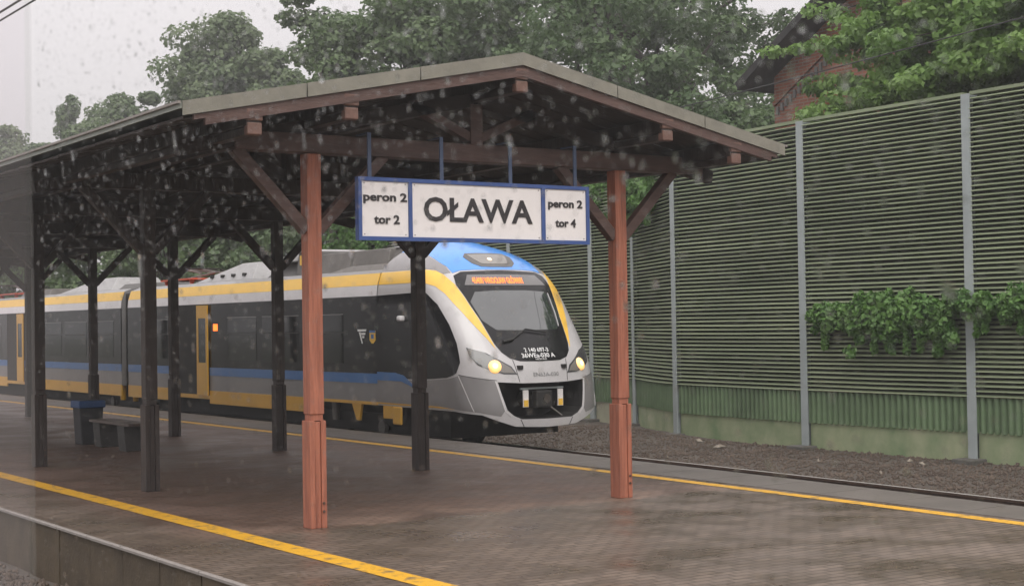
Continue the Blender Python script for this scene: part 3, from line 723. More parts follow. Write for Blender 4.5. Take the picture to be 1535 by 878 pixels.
def car(y0, y1, first, doors, windows):
    cy_ = (y0 + y1) / 2
    half = [(1.41, .50), (1.41, 2.48), (1.39, 2.66), (1.31, 2.90), (1.10, 2.985), (.6, 3.02)]
    prof = [(XC + x, z) for x, z in half] + [(XC - x, z) for x, z in half[::-1]]
    c = MB().prism(prof, 'y', y0, y1).build('car_body', 'train_grey', tr)
    for sg in (-1, 1):
        xo = lambda d: XC + sg * (1.41 + d)
        def side(name, mt, a, b_, z0, z1, d=.006, par=c):
            return MB().box(min(xo(-.02), xo(d)), max(xo(-.02), xo(d)), a, b_, z0, z1).build(name, mt, par)
        segs = []; a = y0
        for (da, db) in doors: segs.append((a, da)); a = db
        segs.append((a, y1))
        for (a, b_) in segs:
            side('blue_stripe', 'train_blue', a, b_, .865, 1.045)
            side('window_band', 'gloss_black', a, b_, 1.047, 2.475)
            ys0 = a
            if first and a == y0:
                side('skirt', 'train_yellow', a, 27.35, .47, .525, .008); ys0 = 27.35
            side('skirt', 'train_yellow', ys0, b_, .235, .525, .008)
        x1 = XC + sg * 1.408; x2 = XC + sg * 1.388; x3 = XC + sg * 1.312
        e = sg * .009
        MB().add([(x1 + e, y0, 2.48), (x2 + e, y0, 2.675), (x2 + e, y1, 2.675), (x1 + e, y1, 2.48), (x1 - e, y0, 2.48), (x2 - e, y0, 2.675), (x2 - e, y1, 2.675), (x1 - e, y1, 2.48)],
                 [(0, 1, 2, 3), (4, 7, 6, 5), (0, 4, 5, 1), (1, 5, 6, 2), (2, 6, 7, 3), (3, 7, 4, 0)]).build('white_band', 'train_white', c)
        MB().add([(x2 + e, y0, 2.678), (x3 + e, y0, 2.90), (x3 + e, y1, 2.90), (x2 + e, y1, 2.678), (x2 - e, y0, 2.678), (x3 - e, y0, 2.90), (x3 - e, y1, 2.90), (x2 - e, y1, 2.678)],
                 [(0, 1, 2, 3), (4, 7, 6, 5), (0, 4, 5, 1), (1, 5, 6, 2), (2, 6, 7, 3), (3, 7, 4, 0)]).build('yellow_band', 'band_yellow', c)
        for (da, db) in doors:
            mid = (da + db) / 2
            side('doorway', 'under_black', da, db, .40, 2.475, .002)
            side('door_sill', 'train_yellow', da, db, .33, .42, .01)
            for (la, lb, pos) in ((da + .01, da + .62, 0),):
                lf = MB()
                X0, X1 = sorted((xo(.025), xo(.055)))
                lf.box(X0, X1, la, lb, .42, 1.15); lf.box(X0, X1, la, lb, 2.16, 2.45)
                lf.box(X0, X1, la, la + .09, 1.15, 2.16); lf.box(X0, X1, lb - .09, lb, 1.15, 2.16)
                dl = lf.build('door_leaf', 'train_yellow', c)
                MB().box(X0 + .008, X1 - .008, la + .09, lb - .09, 1.15, 2.16).build('door_glass', 'side_glass', dl)
        for (wa, wb) in windows:
            w = side('window', 'side_glass', wa, wb, 1.22, 2.15, .011)
            side('window_vent', 'seam_dark', wa, wb, 1.80, 1.815, .014, w)
            side('window_rail', 'head_grey', wa, wb, 2.150, 2.163, .012, w)
    # interior glow of the side display beside each door
    for (da, db) in doors:
        sdp = MB().box(TXN - .014, TXN, da - .50, da - .24, 1.86, 2.03).build('side_display', 'under_black', c)
        MB().box(TXN - .018, TXN - .013, da - .49, da - .25, 1.87, 2.02).build('display_text', 'led', sdp)
    return c
c1 = car(HYB, 37.45, True, [(32.30, 34.2)], [(25.9, 27.5), (27.8, 29.5), (29.8, 31.3), (34.6, 36.6)])
c2 = car(37.95, 53.0, False, [(46.2, 48.0)], [(38.5, 40.3), (40.6, 42.4), (42.7, 44.4), (44.6, 45.5), (48.6, 50.4), (50.7, 52.5)])
c3 = car(53.5, 68.0, False, [(60., 61.8)], [(54., 56), (56.4, 58.4), (62.3, 64)])
for y in (37.7, 53.25):
    MB().box(XC - 1.28, XC + 1.28, y - .26, y + .26, .35, 2.85).build('gangway_bellows', 'under_black', tr)
# emblem "TF"-like mark, red scrap of lettering and shield
decal('emblem', 'white_print', [(25.33, 1.865, 24.98, 1.865, 25.0, 1.825, 25.31, 1.825), (25.27, 1.81, 25.21, 1.81, 25.13, 1.60, 25.16, 1.60), (25.19, 1.80, 25.02, 1.80, 25.03, 1.76, 25.17, 1.76), (25.15, 1.74, 25.06, 1.74, 25.07, 1.70, 25.13, 1.70)], c1)
sh = decal('shield', 'band_yellow', [(24.86, 1.84, 24.64, 1.84, 24.64, 1.66, 24.86, 1.66), (24.86, 1.66, 24.64, 1.66, 24.72, 1.60, 24.78, 1.60)], c1)
xs = TXN - .016
decal('shield_bar', 'train_blue', [(24.86, 1.84, 24.64, 1.84, 24.64, 1.80, 24.86, 1.80), (24.80, 1.77, 24.70, 1.77, 24.70, 1.69, 24.80, 1.69)], sh)
# underframe, bogies
MB().box(XC - 1.15, XC + 1.15, 22.5, 68, -.05, .48).build('underframe', 'under_black', tr)
for yb in (26.0, 37.7, 53.25, 66):
    bo = MB().box(XC - 1.1, XC + 1.1, yb - .35, yb + .35, .10, .30).build('bogie', 'under_black', tr)
    for sx in (-1, 1): MB().box(XC + sx * 1.17 - .06, XC + sx * 1.17 + .06, yb - 1.7, yb + 1.7, .10, .30).build('side_frame', 'under_black', bo)
    for dy in (-1.3, 1.3):
        for sx in (-1, 1):
            w = MB().tube([(XC + sx * .72 - .06, yb + dy, .03), (XC + sx * .72 + .06, yb + dy, .03)], .42, 24).build('wheel', 'wheel', bo)
            MB().tube([(XC + sx * 1.24 - .04, yb + dy, .06), (XC + sx * 1.24 + .04, yb + dy, .06)], .13, 12).build('axle_box', 'equip_grey', w)
    for dy in (-.45, .45):
        MB().tube([(XC - 1.30, yb + dy, .12), (XC - 1.30, yb + dy, .50)], [.07, .09], 10).build('damper', 'train_yellow' if yb > 30 else 'equip_grey', bo)
for (a, b_) in ((25.35, 25.6),):
    MB().prism([(25.62, .50), (25.22, .50), (25.32, .16), (25.42, .16)], 'x', TXN + .0, TXN + .05).build('lifting_bracket', 'train_yellow', tr)
MB().box(TXN, TXN + .06, 24.05, 24.4, .24, .47).build('step_box', 'train_yellow', tr)
MB().box(TXN - .03, TXN + .02, 23.72, 24.02, .14, .465).build('step_plate', 'train_yellow', tr, bevel=.03)
# roof equipment
def hump(name, x0, x1, y0, y1, z0, z1, mt, sl0=.6, sl1=.6, ins=.15, par=c1):
    return MB().add([(x0, y0, z0), (x1, y0, z0), (x1, y1, z0), (x0, y1, z0), (x0 + ins, y0 + sl0, z1), (x1 - ins, y0 + sl0, z1), (x1 - ins, y1 - sl1, z1), (x0 + ins, y1 - sl1, z1)],
                    [(0, 3, 2, 1), (4, 5, 6, 7), (0, 1, 5, 4), (1, 2, 6, 5), (2, 3, 7, 6), (3, 0, 4, 7)]).build(name, mt, par, bevel=.02)
hump('roof_fairing', 14.05, 16.35, 24.3, 27.2, 2.95, 3.09, 'equip_grey', .1, .9)
hump('roof_unit', 14.5, 15.95, 25.4, 26.9, 3.0, 3.42, 'equip_grey', .05, .05, .1)
hump('roof_unit', 14.5, 15.95, 26.95, 28.3, 3.0, 3.42, 'equip_grey', .05, .05, .1)
hump('roof_unit', 14.45, 16.0, 28.4, 29.2, 3.0, 3.50, 'roof_grey', .03, .03, .05)
hump('unit_lid', 14.4, 16.05, 28.45, 29.15, 3.5, 3.54, 'fairing_white', .1, .1, .05)
MB().box(14.43, 14.455, 28.85, 28.98, 3.22, 3.42).build('unit_label', 'band_yellow', c1)
hump('roof_horn_box', 14.5, 15.9, 24.75, 25.3, 3.1, 3.40, 'equip_grey', .25, .05, .1)
hump('unit_lid', 14.56, 15.84, 24.98, 25.27, 3.402, 3.43, 'fairing_white', .03, .02, .02)
hump('roof_unit', 14.6, 15.8, 29.4, 31.0, 3.0, 3.32, 'roof_grey', .1, .5)
hump('roof_wedge', 14.5, 15.9, 29.25, 30.9, 3.32, 3.52, 'fairing_white', .02, 1.55, .05)
hump('roof_fairing', 14.35, 16.05, 31.2, 34.5, 3.0, 3.40, 'fairing_white', .25, 2.2, .28)
for y in (31.7, 32.3, 32.9, 33.5):
    MB().box(14.36, 14.44, y - .04, y + .04, 3.09, 3.16).build('fairing_port', 'under_black', c1)
hump('roof_fairing', 14.35, 16.05, 40.2, 44.6, 3.0, 3.36, 'fairing_white', .25, 2.6, .28, c2)
hump('roof_unit', 14.5, 15.9, 37.99, 40.1, 3.0, 3.15, 'roof_grey', .05, .3, .1, c2)
hump('roof_unit', 14.5, 15.9, 46, 49, 3.0, 3.2, 'equip_grey', .05, .3, .1, c2)
def pantograph(y, par):
    p = MB().box(14.5, 15.9, y - 1.0, y + 1.0, 3.12, 3.16).build('pantograph', 'insulator_red', par)
    for sx in (14.6, 15.8):
        for dy in (-.8, .8):
            MB().tube([(sx, y + dy, 3.0), (sx, y + dy, 3.04), (sx, y + dy, 3.08), (sx, y + dy, 3.13)], [.07, .045, .07, .045], 10).build('insulator', 'insulator_red', p)
    MB().tube([(15.2, y + .9, 3.2), (15.2, y - .9, 3.30), (15.2, y + .7, 3.42)], .03, 6).build('lower_arm', 'equip_grey', p)
    for sx in (-.35, .35): MB().tube([(15.2 + sx, y - .8, 3.28), (15.2 + sx * .7, y + .7, 3.44)], .02, 6).build('upper_arm', 'equip_grey', p)
    for dy in (.55, .85): MB().tube([(14.3, y + dy, 3.36), (14.5, y + dy, 3.45), (15.9, y + dy, 3.45), (16.1, y + dy, 3.36)], .02, 6).build('collector_head', 'under_black', p)
pantograph(36.0, c1)
pantograph(50.5, c2)

# ------------------------------------------------------------------ noise barrier
fence_pts = [(20.28, 4.9), (20.28, 8.7), (20.28, 12.5), (20.28, 16.31), (20.29, 20.09), (20.62, 24.1), (22.04, 27.2), (22.35, 29.2), (22.7, 33.2), (23.0, 37.2), (23.3, 41.2), (23.5, 45.2)]
FB, FT = -.62, 5.54
nb = thing('noise_barrier', 'tall grey green slatted noise barrier on steel posts behind the track', 'barrier', (20.4, 20, FB))
SLZ0, PITCH, NSL = .62, .0794, 62
me_cache = {}
for i in range(len(fence_pts) - 1):
    A, B = Vector(fence_pts[i] + (0,)), Vector(fence_pts[i + 1] + (0,)); d = (B - A); Ln = d.length; d.normalize(); nrm = Vector((-d.y, d.x, 0))   # towards the track
    ang = math.atan2(d.y, d.x)
    a0, a1 = .07, Ln - .07
    def W(t, o, z): p = A + d * t + nrm * o; return (p.x, p.y, z)
    def slab(name, mt, o0, o1, z0, z1, t0=a0, t1=a1):
        P = [W(t0, o0, z0), W(t1, o0, z0), W(t1, o1, z0), W(t0, o1, z0), W(t0, o0, z1), W(t1, o0, z1), W(t1, o1, z1), W(t0, o1, z1)]
        return MB().add(P, [(0, 3, 2, 1), (4, 5, 6, 7), (0, 1, 5, 4), (1, 2, 6, 5), (2, 3, 7, 6), (3, 0, 4, 7)]).build(name, mt, nb)
    slab('absorber_panel', 'absorber', -.08, -.02, .63, FT - .03)
    slab('plinth', 'plinth_pale' if 6 <= i <= 6 else 'plinth', -.1, .01, -.9, .05)
    # vertical corrugated strip
    b = MB(); n = int(Ln / .138); P = []; F = []
    N = n * 6
    for k in range(N + 1):
        t = a0 + (a1 - a0) * k / N; o = .035 + .028 * max(-.7, min(.7, math.sin(2 * math.pi * k / 6 + .3))) / .7
        P += [W(t, o, .03), W(t, o, .612)]
    for k in range(N): F.append((2 * k, 2 * k + 2, 2 * k + 3, 2 * k + 1))
    b.add(P, F); b.build('corrugated_panel', 'corrugated', nb)
    prof = [(-.02, .0), (.092, .0), (.097, .004), (.092, .012), (.02, .040), (-.02, .040)]
    sing = 3 <= i <= 6
    def slat_mb(z, b):
        n = 6; P = []; sag = rnd.uniform(-.010, .005)
        for j, t in enumerate((.097, Ln / 2, Ln - .055 - rnd.uniform(0, .02))):
            zz = z + (sag if j == 1 else rnd.uniform(-.003, .003)); oo = rnd.uniform(-.010, .004)
            P += [W(t, o + oo, zz + q) for o, q in prof]
        F = [tuple(range(6))[::-1], tuple(range(12, 18))]
        for s_ in range(2):
            for k in range(6): F.append((s_ * 6 + k, s_ * 6 + (k + 1) % 6, s_ * 6 + 6 + (k + 1) % 6, s_ * 6 + 6 + k))
        b.add(P, F)
    if sing:
        for k in range(NSL):
            b = MB(); slat_mb(SLZ0 + k * PITCH, b); b.build('slat', 'slat', nb)
    else:
        b = MB()
        for k in range(NSL): slat_mb(SLZ0 + k * PITCH, b)
        tag(b.build('slat_panel', 'slat', nb), kind='stuff')
    slab('top_rail', 'slat', -.06, .07, SLZ0 + NSL * PITCH - .005, SLZ0 + NSL * PITCH + .05)
for i, (x, y) in enumerate(fence_pts):
    A = Vector((x, y, 0)); B = Vector(fence_pts[min(i + 1, len(fence_pts) - 1)] + (0,)); Z = Vector(fence_pts[max(i - 1, 0)] + (0,)); d = (B - Z).normalized(); nrm = Vector((-d.y, d.x, 0))
    b = MB()
    def Q(t0, t1, o0, o1, z0, z1):
        P = []
        for z in (z0, z1):
            for t, o in ((t0, o0), (t1, o0), (t1, o1), (t0, o1)): p = A + d * t + nrm * o; P.append((p.x, p.y, z))
        b.add(P, [(0, 3, 2, 1), (4, 5, 6, 7), (0, 1, 5, 4), (1, 2, 6, 5), (2, 3, 7, 6), (3, 0, 4, 7)])
    Q(-.09, .09, .075, .09, FB, FT + .02); Q(-.006, .006, -.09, .075, FB, FT + .02); Q(-.09, .09, -.105, -.09, FB, FT + .02)
    b.build('post', 'galv', nb)
    b = MB(); Q(-.22, .22, -.2, .36, -.75, -.385); b.build('footing', 'pad', nb, bevel=.02)

# ------------------------------------------------------------------ brick house behind the barrier
hs = thing('brick_house', 'red brick house with dark overhanging gabled roof behind the noise barrier', 'house', (30, 21, -1))
HX, HY0, HY1 = 25.5, 16.6, 26.15          # gable wall plane and its ends
RY = (HY0 + HY1) / 2; sl = .60
ez = 7.55
def hz(y): return ez + (26.55 - y) * sl if y > RY else ez + (y - (2 * RY - 26.55)) * sl
MB().prism([(HY0, -1.1), (HY1, -1.1), (HY1, hz(HY1) - .12), (RY, hz(RY) - .12), (HY0, hz(HY0) - .12)], 'x', HX, 37).build('wall', 'brick_wall', hs)
for sg, ya in ((1, 26.62), (-1, 2 * RY - 26.62)):
    z0, z1 = hz(RY) + .02, hz(26.55) - .042
    P = [(24.75, RY, z0), (24.75, ya, z1), (37.6, ya, z1), (37.6, RY, z0)]
    rf = MB().add(P + [(p[0], p[1], p[2] - .16) for p in P], [(0, 1, 2, 3), (7, 6, 5, 4), (0, 4, 5, 1), (1, 5, 6, 2), (2, 6, 7, 3), (3, 7, 4, 0)]).build('roof', 'roof_tile', hs)
    MB().bar((24.735, RY, z0 - .06), (24.735, ya, z1 - .06), .025, .17).build('verge_board', 'under_black', rf)
# stepped brick frieze under the verge
y = HY1 - .1; k = 0
while y > RY:
    z = hz(y) - .95
    MB().box(HX - .05, HX - .002, y - .07, y, z - .16, z + .02).build('corbel_brick', 'roof_grey', hs); y -= .14; k += 1
MB().bar((HX - .03, HY1, hz(HY1) - .80), (HX - .03, RY, hz(RY) - .80), .055, .10).build('frieze', 'brick_wall', hs)

# ------------------------------------------------------------------ trees
def leaf_cloud(name, clumps, per, size, mt, parent, flat=.55, droop=.25, seed=0):
    """clumps: (n,4) centre + radius; leaves as small folded kites scattered through every clump"""
    r = np.random.default_rng(seed); C = np.asarray(clumps, float); n = len(C) * per
    ci = np.repeat(np.arange(len(C)), per)
    u = r.normal(size=(n, 3)); u /= np.linalg.norm(u, axis=1)[:, None]
    rad = r.uniform(.35, 1., n) ** .6
    u2 = u.copy(); u2[:, 2] *= flat
    P = C[ci, :3] + u2 * (rad * C[ci, 3])[:, None]
    nrm = u * .7 + r.normal(size=(n, 3)) * .55 + np.array([0, 0, .75]); nrm /= np.linalg.norm(nrm, axis=1)[:, None]
    t = np.cross(nrm, r.normal(size=(n, 3))); t /= np.linalg.norm(t, axis=1)[:, None]; t[:, 2] -= droop; t /= np.linalg.norm(t, axis=1)[:, None]
    b = np.cross(nrm, t); s = size * r.uniform(.6, 1.35, n)[:, None]
    V = np.stack([P - t * s * .5, P + b * s * .42 + t * s * .02 + nrm * s * .10, P + t * s * .62 - nrm * s * .08, P - b * s * .42 + t * s * .02 + nrm * s * .10], 1).reshape(-1, 3)
    i = np.arange(n) * 4
    F = np.concatenate([np.stack([i, i + 1, i + 2], 1), np.stack([i, i + 2, i + 3], 1)])
    o = npmesh(name, V, F, mt)
    if parent: adopt(o, parent)
    return o
def crown_clumps(c, R, n, cr, seed, hollow=.55):
    r = np.random.default_rng(seed); u = r.normal(size=(n, 3)); u /= np.linalg.norm(u, axis=1)[:, None]
    k = r.uniform(hollow, 1, n)
    P = np.array(c) + u * np.array(R) * k[:, None]
    return np.concatenate([P, (cr * r.uniform(.6, 1.3, n))[:, None]], 1)
def tree(name, label, base, top, R, cz, nclump, cr, per, size, mt, seed, group=None, trunk_r=.3, hollow=.5, flat=.6):
    x, y = base
    root = thing(name, label, 'tree', (x, y, -1.2), group)
    r = random.Random(seed)
    cl = crown_clumps((x, y, cz), R, nclump, cr, seed, hollow)
    b = MB(); pts = [(x, y, -1.25)]; h = cz + R[2] * .55
    for k in range(1, 7): pts.append((x + r.uniform(-.25, .25), y + r.uniform(-.25, .25), -1.25 + (h + 1.25) * k / 6))
    b.tube(pts, [trunk_r * (1 - .13 * k) for k in range(7)], 9)
    b.build('trunk', 'bark', root, True)
    lb = MB(); idx = list(range(nclump)); r.shuffle(idx)
    for j in idx[:min(26, nclump)]:
        c = cl[j]; k = r.randint(2, 5); a = Vector(pts[k]); e = Vector(c[:3]); mid = (a + e) / 2 + Vector((0, 0, .35))
        lb.tube([a, mid, e], [trunk_r * .34, trunk_r * .2, trunk_r * .07], 5)
    lb.build('limb', 'bark', root, True)
    leaf_cloud('crown', cl, per, size, mt, root, flat, seed=seed)
    return root
G1 = 'tall trees behind the noise barrier'
tree('chestnut_tree', 'tall dense dark green tree rising behind the canopy ridge', (27.9, 35.0), 0, (4.6, 4.6, 6.4), 8.9, 165, .80, 265, .15, 'leaf_dark', 21, G1, .42, .35)
tree('chestnut_tree', 'broad mid green tree behind the gable, between the slim tree and the tallest one', (25.1, 41.0), 0, (3.1, 3.6, 4.8), 9.4, 125, .92, 330, .165, 'leaf_mid', 22, G1, .36, .4)
tree('chestnut_tree', 'slim leafy tree with sky showing through beside the broad mid green one', (23.3, 44.5), 0, (1.5, 1.6, 3.6), 10.2, 52, .72, 330, .16, 'leaf_mid', 23, G1, .26, .3)
tree('chestnut_tree', 'loose dark tree full of sky gaps beside the brick house', (32.6, 37.5), 0, (4.6, 4.4, 6.3), 9.3, 84, .82, 240, .16, 'leaf_dark', 24, G1, .36, .4)
tree('chestnut_tree', 'dark small tree filling the gap above the barrier next to the brick house', (27.6, 30.6), 0, (1.7, 2.3, 2.6), 5.9, 55, .75, 330, .14, 'leaf_dark', 29, G1, .2, .3)
tree('chestnut_tree', 'dark low tree standing close behind the barrier, above the blue cab roof', (27.0, 39.0), 0, (2.6, 2.8, 3.0), 5.2, 60, 1.0, 300, .16, 'leaf_dark', 30, G1, .25)
G2 = 'trees beyond the far end of the canopy'
tree('maple_tree', 'rounded pale green tree whose crown tops the far canopy roof', (27.2, 62.5), 0, (2.2, 2.4, 4.0), 11.6, 95, .95, 330, .2, 'leaf_far', 25, G2, .35, .3)
tree('maple_tree', 'rounded pale green tree beside the slim leafy one', (28.5, 60.0), 0, (1.8, 1.9, 3.3), 10.8, 70, .9, 330, .2, 'leaf_far', 26, G2, .3, .3)
tree('maple_tree', 'low pale tree just clearing the canopy eave', (28.3, 76.5), 0, (2.4, 2.4, 2.3), 12.1, 60, .85, 280, .24, 'leaf_far', 27, G2, .3, .3)
tree('birch_tree', 'thin solitary wispy tree against the sky', (29.6, 90.0), 0, (.55, .55, 2.1), 14.2, 34, .38, 130, .17, 'leaf_far', 28, None, .1, .1, 1.2)
for k, (x, y, rx, rz, z, lb_) in enumerate(((28.6, 101, 2.2, 2.0, 13.2, 'middle one of the distant hazy trees past the canopy eave'), (31.4, 100, 1.7, 1.8, 12.8, 'distant hazy tree past the canopy eave beside the thin solitary tree'), (25.6, 101.5, 2.2, 1.9, 13.2, 'distant hazy tree farthest from the thin solitary tree'))):
    tree('broadleaf_tree', lb_, (x, y), 0, (rx, rx, rz), z, 55, .85, 240, .26, 'leaf_far', 40 + k, 'distant trees past the canopy', .3, .2)
G3 = 'bushes behind the train'
BL = ['dense bush farthest along the train, beyond its white roof fairing', 'dense bush behind the second white roof fairing of the train', 'dense bush over the gangway between two train cars', 'dense bush behind the red pantograph on the train roof', 'dense bush behind the ported white fairing on the train roof', 'dense bush where the slatted barrier ends behind the train']
for k, (x, y, z) in enumerate(((15.9, 74, 4.4), (19.2, 66, 4.6), (21.2, 60.5, 4.6), (22.6, 56, 4.7), (23.6, 52.0, 4.5), (24.6, 48.6, 4.4))):
    tree('bush', BL[k], (x, y), 0, (2.6, 2.6, 3.4), z - .3, 55, 1.1, 260, .19, 'leaf_mid', 60 + k, G3, .15)

# maple hanging over the barrier in front of the brick house: layered sprays
mpl = thing('maple_tree', 'bright green maple spreading layered sprays over the barrier before the brick house', 'tree', (23.6, 15.0, -1.2))
r = random.Random(5)
tp = [(23.9, 14.6, -1.25), (23.8, 14.7, 2), (23.6, 15.0, 5), (23.3, 15.5, 8), (23.2, 15.6, 11)]
MB().tube(tp, [.24, .21, .17, .13, .08], 10).build('trunk', 'bark', mpl, True)
cl = []; lb = MB()
def spray(sx, sy, sz, ex, ey, ez, w, n):
    a, e = Vector((sx, sy, sz)), Vector((ex, ey, ez)); mid = (a + e) / 2 + Vector((0, 0, .3)); lb.tube([a, mid, e], [.055, .035, .01], 5)
    for k in range(n):
        t = r.uniform(.25, 1.05); p = a.lerp(mid, t * 2) if t < .5 else mid.lerp(e, t * 2 - 1)
        cl.append((p.x + r.gauss(0, w), p.y + r.gauss(0, w), p.z + r.gauss(0, .10) - .05, r.uniform(.26, .48)))
for z0 in np.arange(5.6, 10.4, .55):
    for k in range(6):
        a = r.uniform(0, 2 * math.pi); ln = r.uniform(1.5, 3.2)
        f = (z0 - 5) / 6; sx, sy = 23.6 - .4 * f, 15.0 + .6 * f
        spray(sx, sy, z0, sx + .75 * ln * math.cos(a), sy + 1.2 * ln * math.sin(a), z0 + r.uniform(-.3, .5), .42, 17)
for (ex, ey, ez) in ((21.0, 18.0, 6.05), (21.2, 17.4, 6.25), (21.0, 16.2, 6.2), (21.6, 19.6, 6.1), (21.9, 20.5, 5.95), (22.2, 20.9, 6.1), (22.6, 20.3, 7.6), (22.5, 20.0, 8.3), (22.0, 19.0, 7.4), (22.4, 19.3, 6.6), (22.3, 19.6, 7.0), (22.3, 20.9, 7.3), (22.3, 21.5, 6.5), (22.3, 21.4, 7.4), (22.3, 21.2, 8.0), (22.4, 20.6, 8.6), (22.0, 18.6, 6.3), (21.8, 18.2, 7.9), (21.9, 17.4, 8.4), (21.4, 16.0, 7.9), (21.2, 16.8, 6.9), (21.2, 15.6, 7.2), (21.6, 18.6, 7.0), (20.9, 15.2, 6.3)):
    spray(23.4, 16.4, ez - .2, ex, ey, ez, .36, 26)
lb.build('limb', 'bark', mpl, True)
leaf_cloud('crown', cl, 95, .115, 'leaf_maple', mpl, .42, .35, 77)

# creeper on the barrier
def creeper(label, boxes, per, size, seed):
    r = np.random.default_rng(seed); c = []
    root = thing('creeper', label, 'creeper', boxes[0][:3], 'creepers on the noise barrier')
    b = MB()
    for (x, y, z, dy, dz, n) in boxes:
        for k in range(n):
            yy = r.uniform(-1, 1); taper = 1 - .35 * yy * yy
            c.append((x + r.uniform(-.10, .05), y + yy * dy, z + r.normal(0, .5) * dz * taper, r.uniform(.07, .17)))
        for k in range(max(1, n // 12)):                       # dangling shoots
            yy = y + r.uniform(-dy, dy); zz = z - dz * .6; ln = r.uniform(.1, .38)
            b.tube([(x + .02, yy, zz + .2), (x, yy + .02, zz), (x - .02, yy + r.uniform(-.06, .06), zz - ln)], .005, 4)
            for q in np.linspace(.15, 1, 4): c.append((x - .02 * q, yy, zz - ln * q, .055))
        b.tube([(x + .06, y - dy * 1.1, z + dz * .3), (x - .02, y, z + dz * .1), (x + .06, y + dy * 1.1, z + dz * .25)], .010, 5)
    b.build('stem', 'bark', root)
    leaf_cloud('foliage', c, per, size, 'leaf_ivy', root, 1., .55, seed)
creeper('thick green creeper hanging across two bays of the barrier by a steel post', [(20.12, 19.05, 1.93, .6, .28, 48), (20.1, 18.3, 1.97, .55, .40, 62), (20.1, 17.6, 1.96, .5, .40, 55), (20.1, 17.0, 1.92, .4, .34, 38), (20.1, 16.7, 1.72, .22, .34, 18), (20.1, 16.2, 2.10, .45, .19, 32), (20.1, 15.4, 2.08, .6, .21, 42), (20.1, 14.2, 2.05, .7, .22, 45), (20.13, 19.6, 1.98, .25, .14, 9)], 62, .082, 81)
creeper('bright tuft of creeper spilling over the barrier top behind the front post', [(21.2, 26.1, 5.0, .75, .32, 40), (21.0, 25.6, 4.5, .4, .2, 10), (21.4, 26.5, 4.4, .25, .35, 18)], 60, .11, 82)
creeper('green creeper over the barrier top beside the station sign', [(22.3, 29.0, 5.0, .6, .5, 40), (22.3, 28.3, 4.4, .3, .4, 20)], 60, .11, 83)
creeper('green creeper on the barrier above the train roof boxes', [(23.1, 41.2, 4.4, .9, .7, 50), (23.2, 43.2, 4.6, 1.0, .8, 60), (23.4, 45.0, 4.4, .7, 1.0, 50)], 50, .14, 84)

# ------------------------------------------------------------------ overhead wires
def wire(label, pts, rad):
    o = MB().tube(pts, rad, 6).build('overhead_wire', 'cable'); tag(o, label, 'wire', 'overhead wires'); return o
wire('upper overhead wire above the empty track', [(4.25, y, 5.02 + .00002 * (y - 20) ** 2) for y in range(-4, 80, 6)], .011)
wire('lower overhead wire above the empty track', [(4.25, y, 4.94) for y in range(-4, 80, 6)], .009)
cl_ = MB().box(4.22, 4.28, 13.55, 13.75, 4.93, 5.05).build('wire_clamp', 'cable', bevel=.01)
tag(cl_, 'small dark clamp joining the two overhead wires', 'clamp')
wire('thin sagging overhead wire crossing before the maple', [(19.0, 22.6 - t * 9.4, 5.93 + .44 * t + .10 * (t - .5) ** 2) for t in np.linspace(-.6, 1.8, 14)], .011)

# ------------------------------------------------------------------ the train window the picture is taken through, wet with rain
def clear_mat():
    M = bpy.data.materials.new('clear_pane'); M.use_nodes = True; n = M.node_tree.nodes; n.clear()
    o = n.new('ShaderNodeOutputMaterial'); t = n.new('ShaderNodeBsdfTransparent'); t.inputs[0].default_value = (.97, .98, .97, 1)
    M.node_tree.links.new(t.outputs[0], o.inputs[0]); MATS['clear_pane'] = M
    M = bpy.data.materials.new('water'); M.use_nodes = True; n = M.node_tree.nodes; n.clear()
    o = n.new('ShaderNodeOutputMaterial'); t = n.new('ShaderNodeBsdfGlass'); t.inputs['IOR'].default_value = 1.33; t.inputs['Roughness'].default_value = 0
    M.node_tree.links.new(t.outputs[0], o.inputs[0]); MATS['water'] = M
    M = bpy.data.materials.new('translucent_strip'); M.use_nodes = True; n = M.node_tree.nodes; n.clear()
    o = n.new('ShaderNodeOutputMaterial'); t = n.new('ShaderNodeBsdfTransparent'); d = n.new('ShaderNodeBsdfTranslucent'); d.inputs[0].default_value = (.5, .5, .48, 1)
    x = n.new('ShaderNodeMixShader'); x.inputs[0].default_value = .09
    M.node_tree.links.new(t.outputs[0], x.inputs[1]); M.node_tree.links.new(d.outputs[0], x.inputs[2]); M.node_tree.links.new(x.outputs[0], o.inputs[0]); MATS['translucent_strip'] = M
clear_mat()
WX = .36; WY0, WY1, WZ0, WZ1 = -.55, 1.60, CAMZ - .50, CAMZ + .55; WF = 1.20
win = thing('train_window', 'rain spotted carriage window the platform is seen through', 'window', (WX, .5, WZ0))
MB().box(WX, WX + .006, WY0, WF - .002, WZ0, WZ1).build('pane', 'clear_pane', win)
MB().box(WX, WX + .006, WF + .002, WY1, WZ0, WZ1).build('translucent_strip', 'translucent_strip', win)  # strip past the pane, mostly clear with a little translucent grey
fb = MB()
fb.box(WX - .03, WX + .03, WY0 - .06, WY0, WZ0 - .06, WZ1 + .06).box(WX - .03, WX + .03, WY1, WY1 + .06, WZ0 - .06, WZ1 + .06)
fb.box(WX - .03, WX + .03, WY0 + .001, WY1 - .001, WZ0 - .06, WZ0).box(WX - .03, WX + .03, WY0 + .001, WY1 - .001, WZ1, WZ1 + .06)
fb.build('gasket', 'rubber', win)
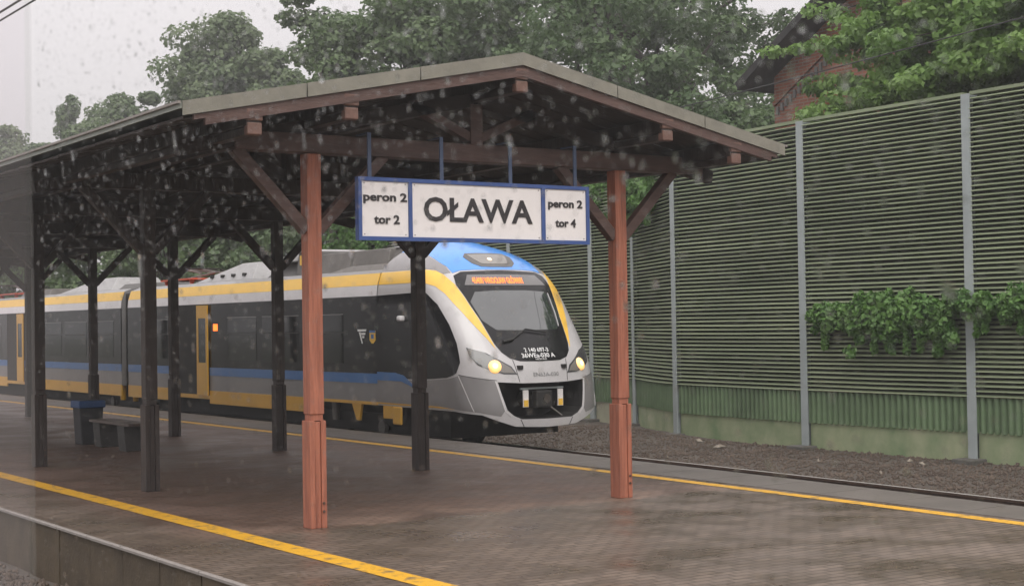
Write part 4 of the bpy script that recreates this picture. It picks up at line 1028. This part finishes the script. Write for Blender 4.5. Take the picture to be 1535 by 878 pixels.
def raindrops(n, seed):
    r = np.random.default_rng(seed); K = 7
    Y = r.uniform(WY0 + .02, WF - .01, n * 2); Z = r.uniform(WZ0 + .02, WZ1 - .02, n * 2)
    keep = r.uniform(0, 1, n * 2) < (.20 + .80 * np.clip((Z - (CAMZ - .10)) / .14, 0, 1))
    Y, Z = Y[keep][:n], Z[keep][:n]; n = len(Y)
    R = .00042 * r.lognormal(0, .48, n); R = np.where(r.uniform(0, 1, n) < .025, R * 3., R); R = np.clip(R, .0002, .0034)
    el = 1 + (r.uniform(0, 1, n) < .12) * r.uniform(.4, 2.2, n)
    ang = np.arange(K) / K * 2 * np.pi; rings = [(1., 0.), (.86, .30), (.52, .52)]
    X0 = WX + .0066; h = R * r.uniform(.16, .52, n) * np.clip(.0006 / R, .45, 1.2)
    V = []
    lean = r.normal(.1, .15, n)
    for (rr, hh) in rings:
        dz = np.sin(ang)[None] * (R * el)[:, None] * rr; dy = np.cos(ang)[None] * R[:, None] * rr + dz * lean[:, None]
        V.append(np.stack([np.repeat((X0 + h * hh)[:, None], K, 1), Y[:, None] + dy, Z[:, None] + dz], 2))
    tip = np.stack([X0 + h * .6, Y, Z], 1)[:, None]; bot = np.stack([np.full(n, X0), Y, Z], 1)[:, None]
    V = np.concatenate(V + [tip, bot], 1); m_ = V.shape[1]
    F = []
    for a in range(2):
        for k in range(K):
            i, j = a * K + k, a * K + (k + 1) % K; F += [(i, j, j + K), (i, j + K, i + K)]
    for k in range(K): F.append((2 * K + k, 2 * K + (k + 1) % K, 3 * K)); F.append(((k + 1) % K, k, 3 * K + 1))
    F = (np.array(F)[None] + (np.arange(n) * m_)[:, None, None]).reshape(-1, 3)
    o = npmesh('raindrops', V.reshape(-1, 3), F, 'water', True)
    o.data.set_sharp_from_angle(angle=math.radians(62))
    adopt(o, win); tag(o, kind='stuff')
raindrops(32000, 3)

# ------------------------------------------------------------------ damp air
M = bpy.data.materials.new('damp_air'); M.use_nodes = True; n = M.node_tree.nodes; n.clear()
o = n.new('ShaderNodeOutputMaterial'); v = n.new('ShaderNodeVolumePrincipled'); v.inputs['Color'].default_value = (.93, .94, .95, 1); v.inputs['Density'].default_value = .0018; v.inputs['Anisotropy'].default_value = .3
M.node_tree.links.new(v.outputs[0], o.inputs['Volume']); MATS['damp_air'] = M
tag(MB().box(-1600, 1600, -1600, 1600, -2.2, 19.5).build('haze', 'damp_air'), 'thin rainy haze over the whole station', 'haze', kind='stuff')
